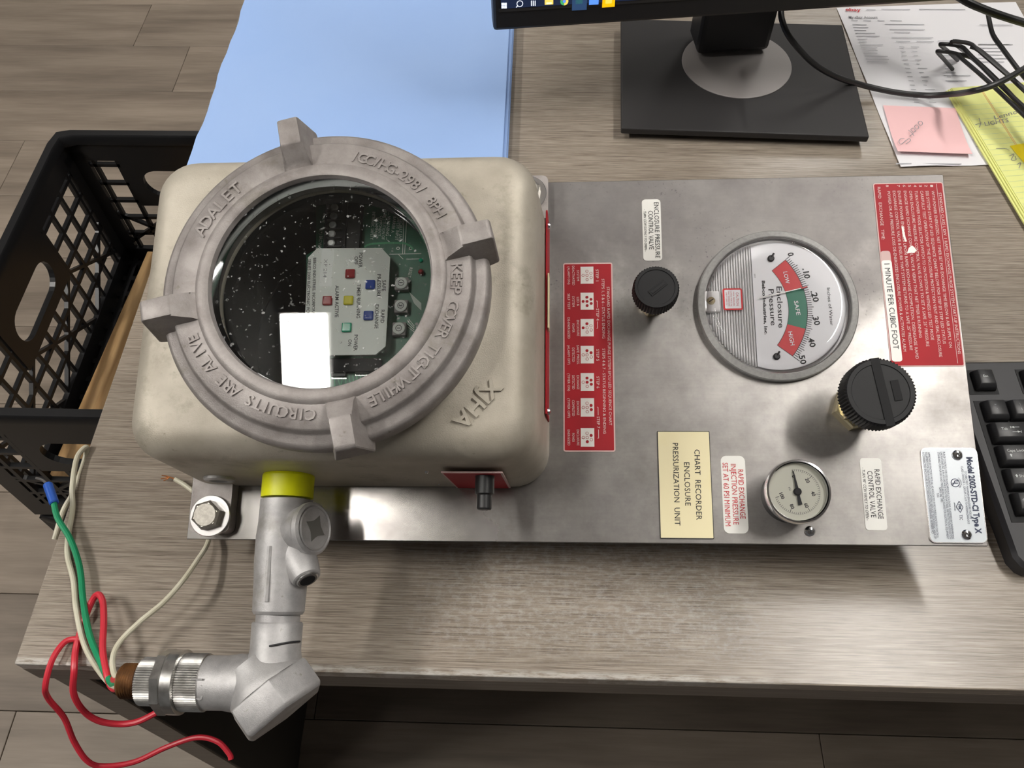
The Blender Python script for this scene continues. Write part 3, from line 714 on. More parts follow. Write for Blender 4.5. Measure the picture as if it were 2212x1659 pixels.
# start-up instructions
IN = lambda x, y: (1860 + x / 3.688, 370 + y / 3.688)
ins = lab('instruction_label', pxrect((1881.7, 395.8), (2036, 394.4), (2084.5, 791.6), (1927, 792.5)), M['label_red'], M['label_pink'], 0.0009, 0.002, label='red start-up instruction label')
rows = [('STANDARD CLASS I, DIV. 1 RAPID EXCHANGE PURGE SYSTEM START-UP INSTRUCTIONS', (628, 170), (785, 1455)),
        ('WITH POWER ENERGIZED, NET TIMER SET FOR EXCHANGE TIME BELOW & AIR SUPPLY ON', (572, 155), (715, 1405)),
        ('SEE SYSTEM START-UP LED SEQUENCE CHART BELOW FOR STEP BY STEP LED STATUS', (525, 155), (665, 1375)),
        ('CAREFULLY TEST OPERATION OF THE ENCLOSURE PROTECTION VENT AND SEAL ENCLOSURE', (482, 155), (635, 1480)),
        ('TURN POWER MODE SELECTOR SWITCH TO ON POSITION & WITNESS LED TEST MODE', (437, 155), (570, 1345)),
        ('OPEN ENCLOSURE PRESSURE CONTROL VALVE SLOWLY TO SET A SAFE .25" PRESSURE', (393, 155), (532, 1395)),
        ('ENGAGE RAPID EXCHANGE CONTROL VALVE & VERIFY THAT NET TIMER IS RUNNING', (350, 155), (475, 1325)),
        ('ENSURE POWER ENERGIZES UPON RAPID EXCHANGE COMPLETION. DISENGAGE RAPID', (302, 155), (448, 1495)),
        ('EXCHANGE CONTROL VALVE & ENSURE THAT SYSTEM RETURNS TO A SAFE .25" PRESSURE', (262, 155), (400, 1425)),
        ('POWER OR AIR PRESSURE LOSS DE-ENERGIZES ENCLOSURE POWER & ACTIVATES ALARM', (220, 160), (350, 1435)),
        ('RAPID   EXCHANGE   TIME:', (142, 125), (178, 545))]
its = [(s_, a, b_, 6.2 if i < 10 else 6.6) for i, (s_, a, b_) in enumerate(rows)]
for d_, x in zip('12345678', (562, 517, 472, 430, 386, 343, 297, 208)): its.append((d_, (x, 108), (x + 1, 124), 6))
lines(ins, its, M['inkwhite'], conv=IN)
t_ = T(); t_.line(L(*IN(600, 100), .0006), L(*IN(770, 1530), .0006), 0.0003); t_.obj('rule_line', M['inkwhite'], ins)
q = [L(*IN(*p_), 0.0005) for p_ in ((155, 636), (232, 632), (325, 1508), (250, 1524))]
e1 = (q[1] - q[0]); e2 = (q[3] - q[0]); an = math.atan2(e2.x, -e2.y)
cx_ = sum(p_.x for p_ in q) / 4; cy_ = sum(p_.y for p_ in q) / 4; w_ = ((q[1] - q[0]).length + (q[2] - q[3]).length) / 2; h_ = ((q[3] - q[0]).length + (q[2] - q[1]).length) / 2
mt_ = Matrix.Translation((cx_, cy_, 0)) @ Matrix.Rotation(an, 4, 'Z')
B().prism(rrect(-w_ / 2, w_ / 2, -h_ / 2, h_ / 2, 0.002, 4), 0.00045, 0.0006, mt_).obj('field_sticker', M['label_pink'], ins, smooth=False)
B().prism(rrect(-w_ / 2 - 0.0002, w_ / 2 + 0.0002, -h_ / 2, h_ / 2 - 0.0078, 0.002, 4), 0.0006, 0.0007, mt_).obj('field_sticker', M['label_white'], ins, smooth=False)
lines(ins, [('1 MINUTE PER CUBIC FOOT', (206, 735), (280, 1416), 11.5)], M['ink'], z=0.0009, conv=IN, name='field_lettering')
t_ = T(); t_.poly([L(*IN(*p_), .0007) for p_ in ((365, 655), (380, 610), (405, 590), (425, 605), (442, 630), (425, 650), (400, 648))]); t_.stroke([L(*IN(*p_), .0007) for p_ in ((330, 440), (342, 510), (358, 560))], 0.0016)
t_.obj('torn_patch', M['label_white'], ins)
# riveted nameplate
NP = lambda x, y: (1960 + x / 6.91, 950 + y / 6.91)
npl = lab('model_plate', pxrect((1987.5, 968), (2106.9, 968), (2134.0, 1175.0), (2007, 1172)), M['name_metal'], M['washer'], 0.0006, 0.004, 0.0012, label='pale riveted model plate at the corner')
zz = 0.0016
lines(npl, [('Model 2002-STD-CI Type X', (925, 258), (1065, 1402), 11.5, 0.035)], M['inkblue'], z=zz, conv=NP)
lines(npl, [('12 CUBIC FEET MAXIMUM ENCLOSURE VOLUME', (868, 465), (952, 1182), 4.2), ('CLASS I, DIVISION 1, GROUPS C & D TO NONHAZARDOUS', (815, 395), (918, 1255), 4.2),
            ('PURGE CONTROL FOR USE IN HAZARDOUS LOCATIONS. CLASSIFIED BY UNDERWRITERS', (545, 180), (685, 1480), 4.2), ('LABORATORIES INC. & IN ACCORDANCE WITH THE NATIONAL FIRE PROTECTION ASSOCIATION', (505, 180), (648, 1480), 4.2),
            ('STANDARD FOR PURGED AND PRESSURIZED ENCLOSURES FOR ELECTRICAL EQUIPMENT', (463, 185), (606, 1480), 4.2), ('NFPA 496 1993', (485, 710), (512, 932), 4.2), ('7L82', (453, 795), (462, 860), 4.2),
            ('APPROVED BY FACTORY MUTUAL AS ASSOCIATED TYPE X PRESSURIZATION CONTROL', (320, 185), (455, 1465), 4.2), ('EQUIPMENT FOR USE IN HAZARDOUS LOCATIONS. REDUCES THE INTERNAL AREA OF', (280, 185), (418, 1475), 4.2),
            ('A CONNECTED ENCLOSURE IN ACCORDANCE WITH DRAWING NUMBER MCI', (238, 185), (380, 1400), 4.2), ('T3C', (797, 1118), (806, 1197), 6), ('APPROVED', (703, 935), (714, 1062), 3)], M['inkblue'], z=zz, conv=NP, name='small_print')
t_ = T(); c_ = L(*NP(715, 642), zz); t_.annulus(c_, 0.0026, 0.0031, 28); t_.word('U', c_ + Vector((0.0006, 0.0006, 0)), dn, 0.0024, bold=0.04); t_.word('L', c_ + Vector((-0.0006, -0.0008, 0)), dn, 0.0024, bold=0.04)
t_.ring('CLASSIFIED', (c_.x, c_.y), 0.0041, 55, -55, 0.0011, zz)
dm = [L(*NP(*p_), zz) for p_ in ((772, 915), (833, 1005), (792, 1085), (730, 1000))]
for a, b_ in zip(dm, dm[1:] + dm[:1]): t_.line(a, b_, 0.0004)
t_.put('FM', L(*NP(780, 965), zz), L(*NP(787, 1035), zz), 0.0018, bold=0.02); t_.obj('approval_mark', M['inkblue'], npl)
for x, y in ((750, 226), (889, 1416)):
    c_ = L(*NP(x, y), 0.002)
    rv = B().lathe((c_.x, c_.y, 0.0013), (0, 0, 1), [(0.0037, 0), (0.0036, 0.0008), (0.0028, 0.0016), (0.0016, 0.0018), (0.0012, 0.0008), (0.0004, 0.0006)], 24).obj('rivet', M['chrome'], npl)

# ---- differential pressure gauge
GX, GY = 0.1588, -0.0402
gb = B(); gp = [(0.0605, 0.0002), (0.0609, 0.0030), (0.0606, 0.0046), (0.0598, 0.0055), (0.0556, 0.0066), (0.0549, 0.0062), (0.0543, 0.0030), (0.0540, 0.0010), (0.0540, 0.0002)]
rs = [cring(r, 128, GX, GY, z) for r, z in gp]; gb.rings(rs + [rs[0]], False, False)
gau = gb.obj('pressure_dial_gauge', M['bezel'], U, label='large round enclosure pressure gauge')
B().rings([cring(0.0540, 96, GX, GY, 0.0003), cring(0.0540, 96, GX, GY, 0.0008)]).obj('back_plate', M['ribplastic'], gau)
G = lambda x, y, z=0.0030: L(1480 + x / 4.367, 470 + y / 4.367, z)
xc = G(650, 820).x
def arcseg(x_from, r, n=60, right=True):
    out = []
    a0 = math.acos(max(-1, min(1, (x_from - GX) / r)))
    for k in range(n + 1):
        a = -a0 + 2 * a0 * k / n; out.append((GX + r * math.cos(a), GY + r * math.sin(a)))
    return out
B().prism(arcseg(xc, 0.0515), 0.0022, 0.0030).obj('dial_face', M['dial'], gau, smooth=False)
rb = B(); y_l = []
nr = 17
for k in range(nr):
    x = GX - 0.0515 + (xc - GX + 0.0515) * (k + 0.5) / nr; hh = math.sqrt(max(0.0525 ** 2 - (x - GX) ** 2, 0))
    rb.rings([[Vector((x + dx, GY - hh, 0.0010)) for dx in (-0.00075,)] + [Vector((x - 0.0002, GY - hh, 0.0032)), Vector((x + 0.0003, GY - hh, 0.0032)), Vector((x + 0.0009, GY - hh, 0.0010))],
              [Vector((x + dx, GY + hh, 0.0010)) for dx in (-0.00075,)] + [Vector((x - 0.0002, GY + hh, 0.0032)), Vector((x + 0.0003, GY + hh, 0.0032)), Vector((x + 0.0009, GY + hh, 0.0010))]])
rb.obj('ribbed_insert', M['ribplastic'], gau, smooth=False, label='clear ribbed plastic insert')
AC = Vector((0.1195, -0.0425, 0)); ri, ro = 0.0480, 0.0617
def aang(x, y): p_ = G(x, y); return math.degrees(math.atan2(p_.y - AC.y, p_.x - AC.x))
a_lo, a_12, a_23, a_hi = aang(885, 448), aang(1040, 675), aang(1048, 1028), aang(940, 1255)
for mt2, b0, b1 in (('zred', a_lo, a_12), ('zgreen', a_12, a_23), ('zred', a_23, a_hi)):
    T().annulus(AC + Vector((0, 0, 0.00315)), ri, ro, 16, b0, b1).obj('scale_band', M[mt2], gau)
ti = T(); cz = 0.0032
for k in range(51):
    a = R(a_lo + (a_hi - a_lo) * k / 50); ln = 0.0065 if k % 10 == 0 else (0.0050 if k % 5 == 0 else 0.0038); e_ = Vector((math.cos(a), math.sin(a), 0))
    ti.line(AC + e_ * (ro + 0.0004) + Vector((0, 0, cz)), AC + e_ * (ro + ln) + Vector((0, 0, cz)), 0.00046)
ti.annulus(AC + Vector((0, 0, cz)), ri - 0.0002, ri + 0.0001, 24, a_lo, a_hi); ti.annulus(AC + Vector((0, 0, cz)), ro, ro + 0.0004, 24, a_lo, a_hi)
for a in (a_lo, a_hi):
    e_ = Vector((math.cos(R(a)), math.sin(R(a)), 0)); ti.line(AC + e_ * ri + Vector((0, 0, cz)), AC + e_ * ro + Vector((0, 0, cz)), 0.0003)
for s_, a, b_, cp, bo in (('0', (992, 330), (1000, 363), 54, .025), ('.10', (1133, 478), (1155, 575), 54, .025), ('.20', (1210, 690), (1238, 795), 54, .025), ('.30', (1222, 915), (1250, 1015), 54, .025), ('.40', (1178, 1120), (1208, 1222), 54, .025), ('.50', (1092, 1280), (1120, 1382), 54, .025),
                      ('Inches of Water', (1352, 662), (1385, 1018), 30, 0), ('Enclosure', (886, 650), (908, 1040), 50, .008), ('Pressure', (810, 675), (835, 1018), 50, .008), ('Bebco Industries, Inc.', (738, 595), (765, 1105), 28, .03)):
    ti.put(s_, G(*a, cz), G(*b_, cz), cp / 4.367 * PS, bold=bo)
ti.put('SERVICE', G(655, 530, cz), G(660, 570, cz), 6 * PS / 4.367 * 2); ti.obj('dial_marking', M['ink'], gau)
tw = T()
for s_, a, b_ in (('LOW', (944, 510), (968, 622)), ('SAFE', (1045, 785), (1070, 920)), ('HIGH', (990, 1075), (1015, 1205))): tw.put(s_, G(*a, 0.0034), G(*b_, 0.0034), 38 / 4.367 * PS, bold=.01)
tw.obj('band_lettering', M['dial'], gau)
for x, y in ((812, 382), (866, 1308)):
    c_ = G(x, y, 0.0045); d_ = (G(x + 25, y - 45, 0.0045) - c_)
    b_ = B().lathe((c_.x, c_.y, 0.0030), (0, 0, 1), [(0.0026, 0), (0.0026, 0.0012), (0.0018, 0.0018)], 18); b_.obj('dial_screw', M['black'], gau)
    B().tube([c_ + d_ * 0.2, c_ + d_ * 1.0], 0.0008, 6, 1).obj('keyhole_slot', M['black'], gau)
n0, n1 = G(700, 760, 0.0050), G(1150, 655, 0.0050)
nd = B().rings([[n0 + Vector((0, s_ * 0.0005, z)) for s_, z in ((-1, 0), (1, 0), (1, .0004), (-1, .0004))], [n1 + Vector((0, s_ * 0.00025, z)) for s_, z in ((-1, 0), (1, 0), (1, .0004), (-1, .0004))]]).obj('needle', M['washer'], gau)
n2 = G(1095, 668, 0.0056)
B().rings([[n2 + Vector((0, s_ * 0.0005, z)) for s_, z in ((-1, 0), (1, 0), (1, .0003), (-1, .0003))], [n1 + Vector((0, s_ * 0.0004, 0.0006 + z)) for s_, z in ((-1, 0), (1, 0), (1, .0003), (-1, .0003))]]).obj('needle_tip', M['zred'], gau)
# caution sticker and zero screw on the lens
c0, c1 = G(352, 668, 0.0048), G(548, 872, 0.0048)
cs = B().prism(rrect(c0.x, c1.x, c1.y, c0.y, 0.0016, 4), 0.0046, 0.0048).obj('caution_sticker', M['zred'], gau, smooth=False)
B().prism(rrect(c0.x + 0.0013, c1.x - 0.0013, c1.y + 0.0013, c0.y - 0.0013, 0.0006, 3), 0.0048, 0.0049).obj('sticker_field', M['dial'], gau, smooth=False)
t_ = T(); 
for s_, x, y0, y1, cp in (('CAUTION', 492, 705, 830, 24), ('MAX. PRESSURE', 458, 700, 832, 12), ('15 PSIG FOR 5 Hg', 434, 692, 836, 12), ('MAX. TEMPERATURE', 412, 695, 836, 12), ('140 F (60 C)', 390, 705, 825, 12)): t_.put(s_, G(x - 2, y0, .0050), G(x + 4, y1, .0050), cp / 4.367 * PS)
t_.obj('sticker_lettering', M['inkred'], gau)
c_ = G(245, 785, 0.0072)
bx_ = B().box((c_.x + 0.001, c_.y, 0.0040), (0.012, 0.017, 0.0055), bevel=0.0015); bx_.obj('zero_boss', M['ribplastic'], gau)
B().lathe((c_.x, c_.y, 0.0068), (0, 0, 1), [(0.0030, 0), (0.0030, 0.0010), (0.0022, 0.0015)], 20).obj('zero_screw', M['brass'], gau)
B().box((c_.x, c_.y, 0.0083), (0.0040, 0.0007, 0.0004), Matrix.Rotation(R(35), 3, 'Z')).obj('screw_slot', M['ink'], gau)
ln_ = []
for k in range(9):
    a = R(90 * k / 8); ln_.append((0.0538 - 0.0085 * (1 - math.cos(a)) if k < 8 else 0.0453, 0.0060 + 0.0060 * math.sin(a)))
lz = [cring(r, 128, GX, GY, z) for r, z in ln_] + [cring(r, 128, GX, GY, 0.0120 + 0.0010 * (1 - (r / 0.0453) ** 2)) for r in (0.036, 0.024, 0.012, 0.002)]
B().rings(lz, False, True).obj('gauge_lens', M['lens'], gau, ang=60, label='clear domed lens')

# ---- small injection pressure gauge
SG = lambda x, y, z: L(1400 + x / 5.144, 900 + y / 5.144, z)
sz = 0.030; c_ = SG(1675, 827, sz); sx_, sy_ = c_.x, c_.y
def rg_lathe(prof, n=72, closed=False, **k):
    b_ = B(); rs = [cring(r, n, sx_, sy_, z) for r, z in prof]
    return b_.rings(rs + ([rs[0]] if closed else []), not closed, not closed)
sg = rg_lathe([(0.0195, 0.0002), (0.0195, sz - 0.010), (0.0205, sz - 0.009), (0.0205, sz - 0.0065)]).obj('injection_gauge', M['black'], U, label='small round chrome-rimmed injection pressure gauge')
rg_lathe([(0.0222, sz - 0.0080), (0.0226, sz - 0.0060), (0.0226, sz - 0.0020), (0.0218, sz + 0.0002), (0.0206, sz + 0.0004), (0.0200, sz - 0.0010), (0.0198, sz - 0.0060), (0.0200, sz - 0.0080)], closed=True).obj('chrome_rim', M['chrome'], sg)
fz = sz - 0.0045
rg_lathe([(0.0198, fz - 0.001), (0.0198, fz)]).obj('dial_face', M['dialcream'], sg, smooth=False)
pv = SG(1662, 826, fz + 0.001); pv.z = fz + 0.0001; pv = Vector((sx_, sy_, fz + 0.0001))
t_ = T(); a0, a1 = 99.0, -165.0; rt = 0.0156
for k in range(51):
    a = R(a0 + (a1 - a0) * k / 50); e_ = Vector((math.cos(a), math.sin(a), 0)); l_ = 0.0026 if k % 10 == 0 else (0.0017 if k % 5 == 0 else 0.0012)
    t_.line(pv + e_ * (rt - l_), pv + e_ * rt, 0.00034 if k % 10 == 0 else 0.00024)
t_.annulus(pv, rt, rt + 0.0001, 60, a1, a0)
for k in range(6):
    a = R(a0 + (a1 - a0) * k / 5); e_ = Vector((math.cos(a), math.sin(a), 0)); t_.word(str(20 * k), pv + e_ * (rt - 0.0046), Vector((math.sin(R(20)), -math.cos(R(20)), 0)), 0.0023, bold=.03)
t_.word('PSI', pv + Vector((-0.0050, 0.0020, 0)), Vector((0.35, -0.94, 0)), 0.0014); t_.obj('dial_marking', M['ink'], sg)
na = R(98); e_ = Vector((math.cos(na), math.sin(na), 0)); f_ = Vector((-e_.y, e_.x, 0)); nz = Vector((0, 0, 0.0009))
poly = [e_ * 0.0148 + f_ * 0.0002, e_ * 0.0148 - f_ * 0.0002, e_ * 0.003 - f_ * 0.0010, e_ * -0.003 - f_ * 0.0009, e_ * -0.0092 - f_ * 0.0014, e_ * -0.0092 + f_ * 0.0014, e_ * -0.003 + f_ * 0.0009, e_ * 0.003 + f_ * 0.0010]
B().rings([[pv + nz + p_ for p_ in poly], [pv + nz * 1.5 + p_ for p_ in poly]]).obj('needle', M['ink'], sg, smooth=False)
B().lathe(pv + nz * 0.2, (0, 0, 1), [(0.0027, 0), (0.0027, 0.0014), (0.0020, 0.0019)], 24).obj('needle_hub', M['ink'], sg)
rg_lathe([(0.0199, sz - 0.0016), (0.0199, sz - 0.0012)]).obj('gauge_lens', M['lens'], sg, smooth=False)
c_ = L(1750, 1147, 0.001)
ps = B().lathe((c_.x, c_.y, 0.0001), (0, 0, 1), [(0.0037, 0), (0.0036, 0.0008), (0.0026, 0.0017), (0.0010, 0.0021)], 24).obj('panel_screw', M['chrome'], U)
for a in (20, 110): B().box((c_.x, c_.y, 0.0021), (0.0034, 0.0009, 0.0006), Matrix.Rotation(R(a), 3, 'Z')).obj('cross_slot', M['ink'], ps)

# ---- knobs
def knob(px, py, rad, top_z, ht, nutr, label, big):
    c_ = L(px, py, top_z); n = 96 if not big else 128
    pr = [(rad * 0.93, top_z - ht), (rad, top_z - ht + 0.0015), (rad, top_z - 0.0030), (rad * 0.985, top_z - 0.0012), (rad * 0.92, top_z)]
    pr += [(rad * 0.80, top_z), (rad * 0.785, top_z - 0.0006)]
    k_ = B().lathe((c_.x, c_.y, 0), (0, 0, 1), pr, n, knurl=({0, 1, 2, 3}, rad * 0.045)).obj('control_knob', M['knob'], U, label=label, ang=25)
    B().lathe((c_.x, c_.y, 0.0002), (0, 0, 1), [(nutr, 0), (nutr, 0.0085), (nutr * 0.92, 0.0095)], 6, start=R(12)).obj('lock_nut', M['brass'], k_, smooth=False)
    B().lathe((c_.x, c_.y, 0.006), (0, 0, 1), [(nutr * 0.62, 0), (nutr * 0.62, top_z - ht - 0.005)], 24).obj('stem', M['brass'], k_)
    if big: B().lathe((c_.x, c_.y, 0.0068), (0, 0, 1), [(nutr * 0.86, 0), (nutr * 0.86, 0.006), (nutr * 0.8, 0.007)], 6, start=R(40)).obj('bonnet_nut', M['brass'], k_, smooth=False)
    return k_, c_
k1, c_ = knob(1418, 620, 0.0171, 0.0400, 0.0150, 0.0102, 'small knurled black pressure control knob', False)
q = Matrix.Rotation(R(39), 3, 'Z'); B().box((c_.x + 0.001, c_.y - 0.0005, 0.0394), (0.0150, 0.0052, 0.0009), q, 0.0003).obj('knob_inset', M['deepblack'], k1)
B().box((c_.x + 0.001, c_.y - 0.0005, 0.0398), (0.0120, 0.0026, 0.0006), q, 0.0003).obj('inset_marking', M['knob'], k1)
k2, c_ = knob(1903, 846, 0.0243, 0.0560, 0.0180, 0.0172, 'large knurled black rapid exchange knob with a slot', True)
q = Matrix.Rotation(R(8), 3, 'Z'); B().box((c_.x + 0.0012, c_.y, 0.0554), (0.0062, 0.0480, 0.0016), q, 0.0004).obj('slot', M['deepblack'], k2)
B().box((c_.x + 0.0105, c_.y + 0.001, 0.0556), (0.0055, 0.0145, 0.0008), q, 0.0003).obj('knob_inset', M['deepblack'], k2)

# ---- things on the enclosure's side walls
def wally(z): return BY - 0.1098 + (z - 0.006) * (0.0040 / 0.092)
a = [LY(*p_, -0.1800) for p_ in ((957, 1018), (1085, 1017), (1105, 1053), (985, 1052))]
z_hi = (a[0].z + a[1].z) / 2; z_lo = max((a[2].z + a[3].z) / 2, 0.002)
x0_, x1_ = (a[0].x + a[3].x) / 2, (a[1].x + a[2].x) / 2
yo = wally(0.03) - 0.0002
fl_ = B().box(((x0_ + x1_) / 2, yo - 0.0008, (z_hi + z_lo) / 2), (x1_ - x0_, 0.0012, z_hi - z_lo), bevel=0.0002).obj('switch_label', M['label_pink'], U, label='red switch label on the front wall')
B().box(((x0_ + x1_) / 2, yo - 0.0015, (z_hi + z_lo) / 2), (x1_ - x0_ - 0.003, 0.0004, z_hi - z_lo - 0.003)).obj('label_field', M['label_red'], fl_)
sp = LY(1047, 1052, yo - 0.009)
sw = B().lathe((sp.x, yo - 0.0015, sp.z), (0, -1, 0), [(0.0064, 0), (0.0064, 0.0120), (0.0052, 0.0128), (0.0050, 0.0132), (0.0050, 0.0215), (0.0044, 0.0225)], 28).obj('selector_switch', M['black'], U, label='small black selector switch')
for x, y in ((922, 1020), (948, 1045)):
    p_ = LY(x, y, yo); B().lathe((p_.x, yo + 0.0006, p_.z), (0, -1, 0), [(0.0014, 0), (0.0012, 0.0012), (0.0004, 0.0016)], 12).obj('drive_screw', M['chrome'], U)
p_ = LY(474, 1034, yo); B().lathe((p_.x, yo + 0.001, max(p_.z, 0.016)), (0, -1, 0), [(0.0110, 0), (0.0110, 0.0020), (0.0095, 0.0030), (0.0070, 0.0030), (0.0060, 0.0010)], 32).obj('hole_plug', M['galv'], U)
# right wall: red plate edge-on, cream strip, round plug
xw = BX + 0.1375
sr = B().box((xw + 0.0004, -0.0560, 0.030), (0.0014, 0.156, 0.030), Matrix.Rotation(R(-1.6), 3, 'Y'), 0.0003).obj('side_plate', M['label_red'], U, label='red instruction plate on the right wall')
B().box((xw + 0.0016, -0.050, 0.042), (0.0010, 0.042, 0.010), Matrix.Rotation(R(-1.6), 3, 'Y')).obj('side_sticker', M['label_cream'], sr)
for y in (0.014, -0.130): B().lathe((xw + 0.0010, y, 0.034), (1, 0, 0), [(0.0026, 0), (0.0022, 0.0012), (0.0008, 0.0018)], 14).obj('drive_screw', M['chrome'], sr)

HEXROT = R(30)
# ---- conduit run: yellow nipple, sealing fitting, elbow, union
CXc, CZ = -0.1965, 0.050
def cy(px_y, z=CZ): return L(600, px_y, z).y
cond = B().lathe((CXc, wally(CZ) + 0.002, CZ), (0, -1, 0), [(0.0165, 0), (0.0178, 0.003), (0.0178, abs(cy(1073, 0.066) - wally(CZ)) + 0.001)], 48).obj('conduit_coupling', M['band'], U, label='yellow painted conduit coupling')
yA, yB = cy(1073, 0.066), cy(1328, 0.062)
fit = B().lathe((CXc, yA, CZ), (0, -1, 0), [(0.0165, 0), (0.0178, 0.0006), (0.0180, 0.016), (0.0188, 0.026), (0.0186, 0.044), (0.0178, 0.056), (0.0172, yA - yB - 0.002), (0.0160, yA - yB)], 48)
fitting = fit.obj('sealing_fitting', M['galv'], U, label='grey cast conduit sealing fitting')
hc = Vector((CXc, cy(1146, 0.062), CZ)); ha = Vector((0.90, 0.06, 0.42)).normalized()
B().lathe(hc, ha, [(0.0135, 0.002), (0.0155, 0.012), (0.0166, 0.0205), (0.0178, 0.0225), (0.0178, 0.0260), (0.0160, 0.0273), (0.0150, 0.0265)], 48).obj('filler_hub', M['galv'], fitting)
B().lathe(hc + ha * 0.0250, ha, [(0.0146, 0), (0.0146, 0.0020), (0.0136, 0.0026)], 40).obj('filler_plug', M['galv'], fitting)
rot = ha.to_track_quat('Z', 'Y').to_matrix() @ Matrix.Rotation(R(20), 3, 'Z')
sqr = B(); sp_ = []
for k in range(4):
    for a_ in (-1, -0.5, 0, 0.5):
        a0_ = R(90 * k + 45); a1_ = R(90 * k + 135); c0_ = Vector((math.cos(a0_), math.sin(a0_))); c1_ = Vector((math.cos(a1_), math.sin(a1_))); f_ = (a_ + 1) / 2
        q_ = c0_.lerp(c1_, f_) * 0.0098; q_ *= 1 - 0.22 * math.sin(math.pi * f_); sp_.append((q_.x, q_.y))
sqr.prism(sp_, 0, 0.0004, Matrix.Translation(hc + ha * 0.0276) @ rot.to_4x4()).obj('square_recess', M['recess'], fitting, smooth=False)
pa = Vector((0.50, -0.80, 0.34)).normalized(); pe_ = L(663, 1250, 0.062); pc = pe_ - pa * 0.0228
B().lathe(pc, pa, [(0.0128, -0.004), (0.0122, 0.006), (0.0110, 0.0150), (0.0100, 0.0205), (0.0094, 0.0225), (0.0084, 0.0232)], 32).obj('side_port', M['galv'], fitting)
B().lathe(pc + pa * 0.0228, pa, [(0.0074, 0), (0.0074, 0.0012), (0.0066, 0.0016), (0.0052, 0.0016), (0.0050, 0.0008)], 28).obj('port_plug', M['bright'], fitting)
B().lathe(pc + pa * 0.0240, pa, [(0.0052, 0), (0.0052, 0.0006)], 24).obj('port_recess', M['deepblack'], fitting)
rdg = B().tube([Vector((CXc - 0.003, y, CZ + 0.0172)) for y in (cy(1180, .066), cy(1230, .066), cy(1300, .066))], 0.0022, 8, 3).obj('cast_seam', M['galv'], fitting)
yC, yD = cy(1345, 0.062), cy(1405, 0.062)
elb = B()
elb.lathe((CXc, yB + 0.001, CZ), (0, -1, 0), [(0.0146, 0), (0.0146, yB - yC + 0.001)], 40)
ye = L(480, 1475, CZ).y
elb.lathe((CXc, yC, CZ), (0, -1, 0), [(0.0160, 0), (0.0168, 0.001), (0.0166, yC - yD), (0.0182, yC - yD + 0.010), (0.0186, yC - ye)], 48)
xe = L(430, 1473, CZ).x
elb.lathe((xe, ye, CZ), (1, 0, 0), [(0.0165, 0), (0.0174, 0.0012), (0.0174, 0.018), (0.0188, 0.028), (0.0190, CXc - xe)], 48)
ha2 = Vector((0.64, -0.77, 0)).normalized(); e0 = Vector((CXc, ye, CZ))
cb0 = L(543, 1494, 0.0808); cb0 = Vector((cb0.x, cb0.y, CZ)); bl_ = (cb0 - e0).dot(ha2)
elb.lathe(cb0 - ha2 * 0.020, ha2, [(0.0175, 0), (0.0205, 0.007), (0.0245, 0.014), (0.0268, 0.0180), (0.0270, 0.0202)], 48)
elbow = elb.obj('elbow_body', M['galv'], U, label='cast capped conduit elbow', ang=45)
cap_ = B().lathe(cb0, ha2, [(0.0300, 0), (0.0313, 0.0012), (0.0313, 0.0190), (0.0290, 0.0215)], 6, start=HEXROT)
bmesh.ops.bevel(cap_.bm, geom=cap_.bm.edges[:], offset=0.0012, segments=2, profile=0.5, affect='EDGES')
cap_.obj('hex_cap', M['galv'], elbow, ang=20)
wcl = [Vector((CXc + 0.0174 * math.cos(R(a)), yC - 0.012 - 0.0045 * (1 - math.cos(R(a - 20))), CZ + 0.0176 * math.sin(R(a)))) for a in range(10, 100, 15)]
B().tube(wcl, 0.0006, 6, 3).obj('wire_scratch', M['ink'], elbow)
t_ = T(); t_.put('172', Vector((xe + 0.006, ye + 0.004, CZ + 0.0170)), Vector((xe + 0.0062, ye - 0.010, CZ + 0.0140)), 0.0075, n=Vector((-0.05, -0.25, 0.97)).normalized())
t_.obj('raised_number', M['galv'], elbow, thick=0.0012)
def ux(px): return L(px, 1475, CZ).x
un = B().lathe((ux(450), ye, CZ), (-1, 0, 0), [(0.0160, 0), (0.0186, 0.001), (0.0186, ux(450) - ux(400)), (0.0165, ux(450) - ux(398))], 144, knurl=({1, 2}, 0.0007)).obj('union_ring', M['bright'], U, label='knurled union ring', ang=20)
B().lathe((ux(400), ye, CZ), (-1, 0, 0), [(0.0170, 0), (0.0208, 0.001), (0.0208, ux(400) - ux(374)), (0.0180, ux(400) - ux(372))], 48).obj('union_collar', M['bright'], un)
hx_ = B().lathe((ux(374), ye, CZ), (-1, 0, 0), [(0.0185, 0), (0.0212, 0.0015), (0.0212, ux(374) - ux(352)), (0.0185, ux(374) - ux(348))], 8, start=R(10)).obj('union_nut', M['bright'], un, smooth=False)
B().lathe((ux(352), ye, CZ), (-1, 0, 0), [(0.0150, 0), (0.0156, 0.001), (0.0156, ux(352) - ux(310)), (0.0130, ux(352) - ux(308))], 120, knurl=({1, 2}, 0.0007)).obj('knurled_sleeve', M['bright'], un, ang=20)
npf = [(0.0112, 0)]; tl = ux(312) - ux(264); nn = 9
for k in range(nn): npf += [(0.0116, tl * (k + 0.15) / nn), (0.0106, tl * (k + 0.65) / nn)]
npf += [(0.0104, tl), (0.0088, tl), (0.0086, tl - 0.010)]
nip = B().lathe((ux(312), ye, CZ), (-1, 0, 0), npf, 48).obj('threaded_nipple', M['rust'], U, label='rusty threaded pipe nipple', ang=20)

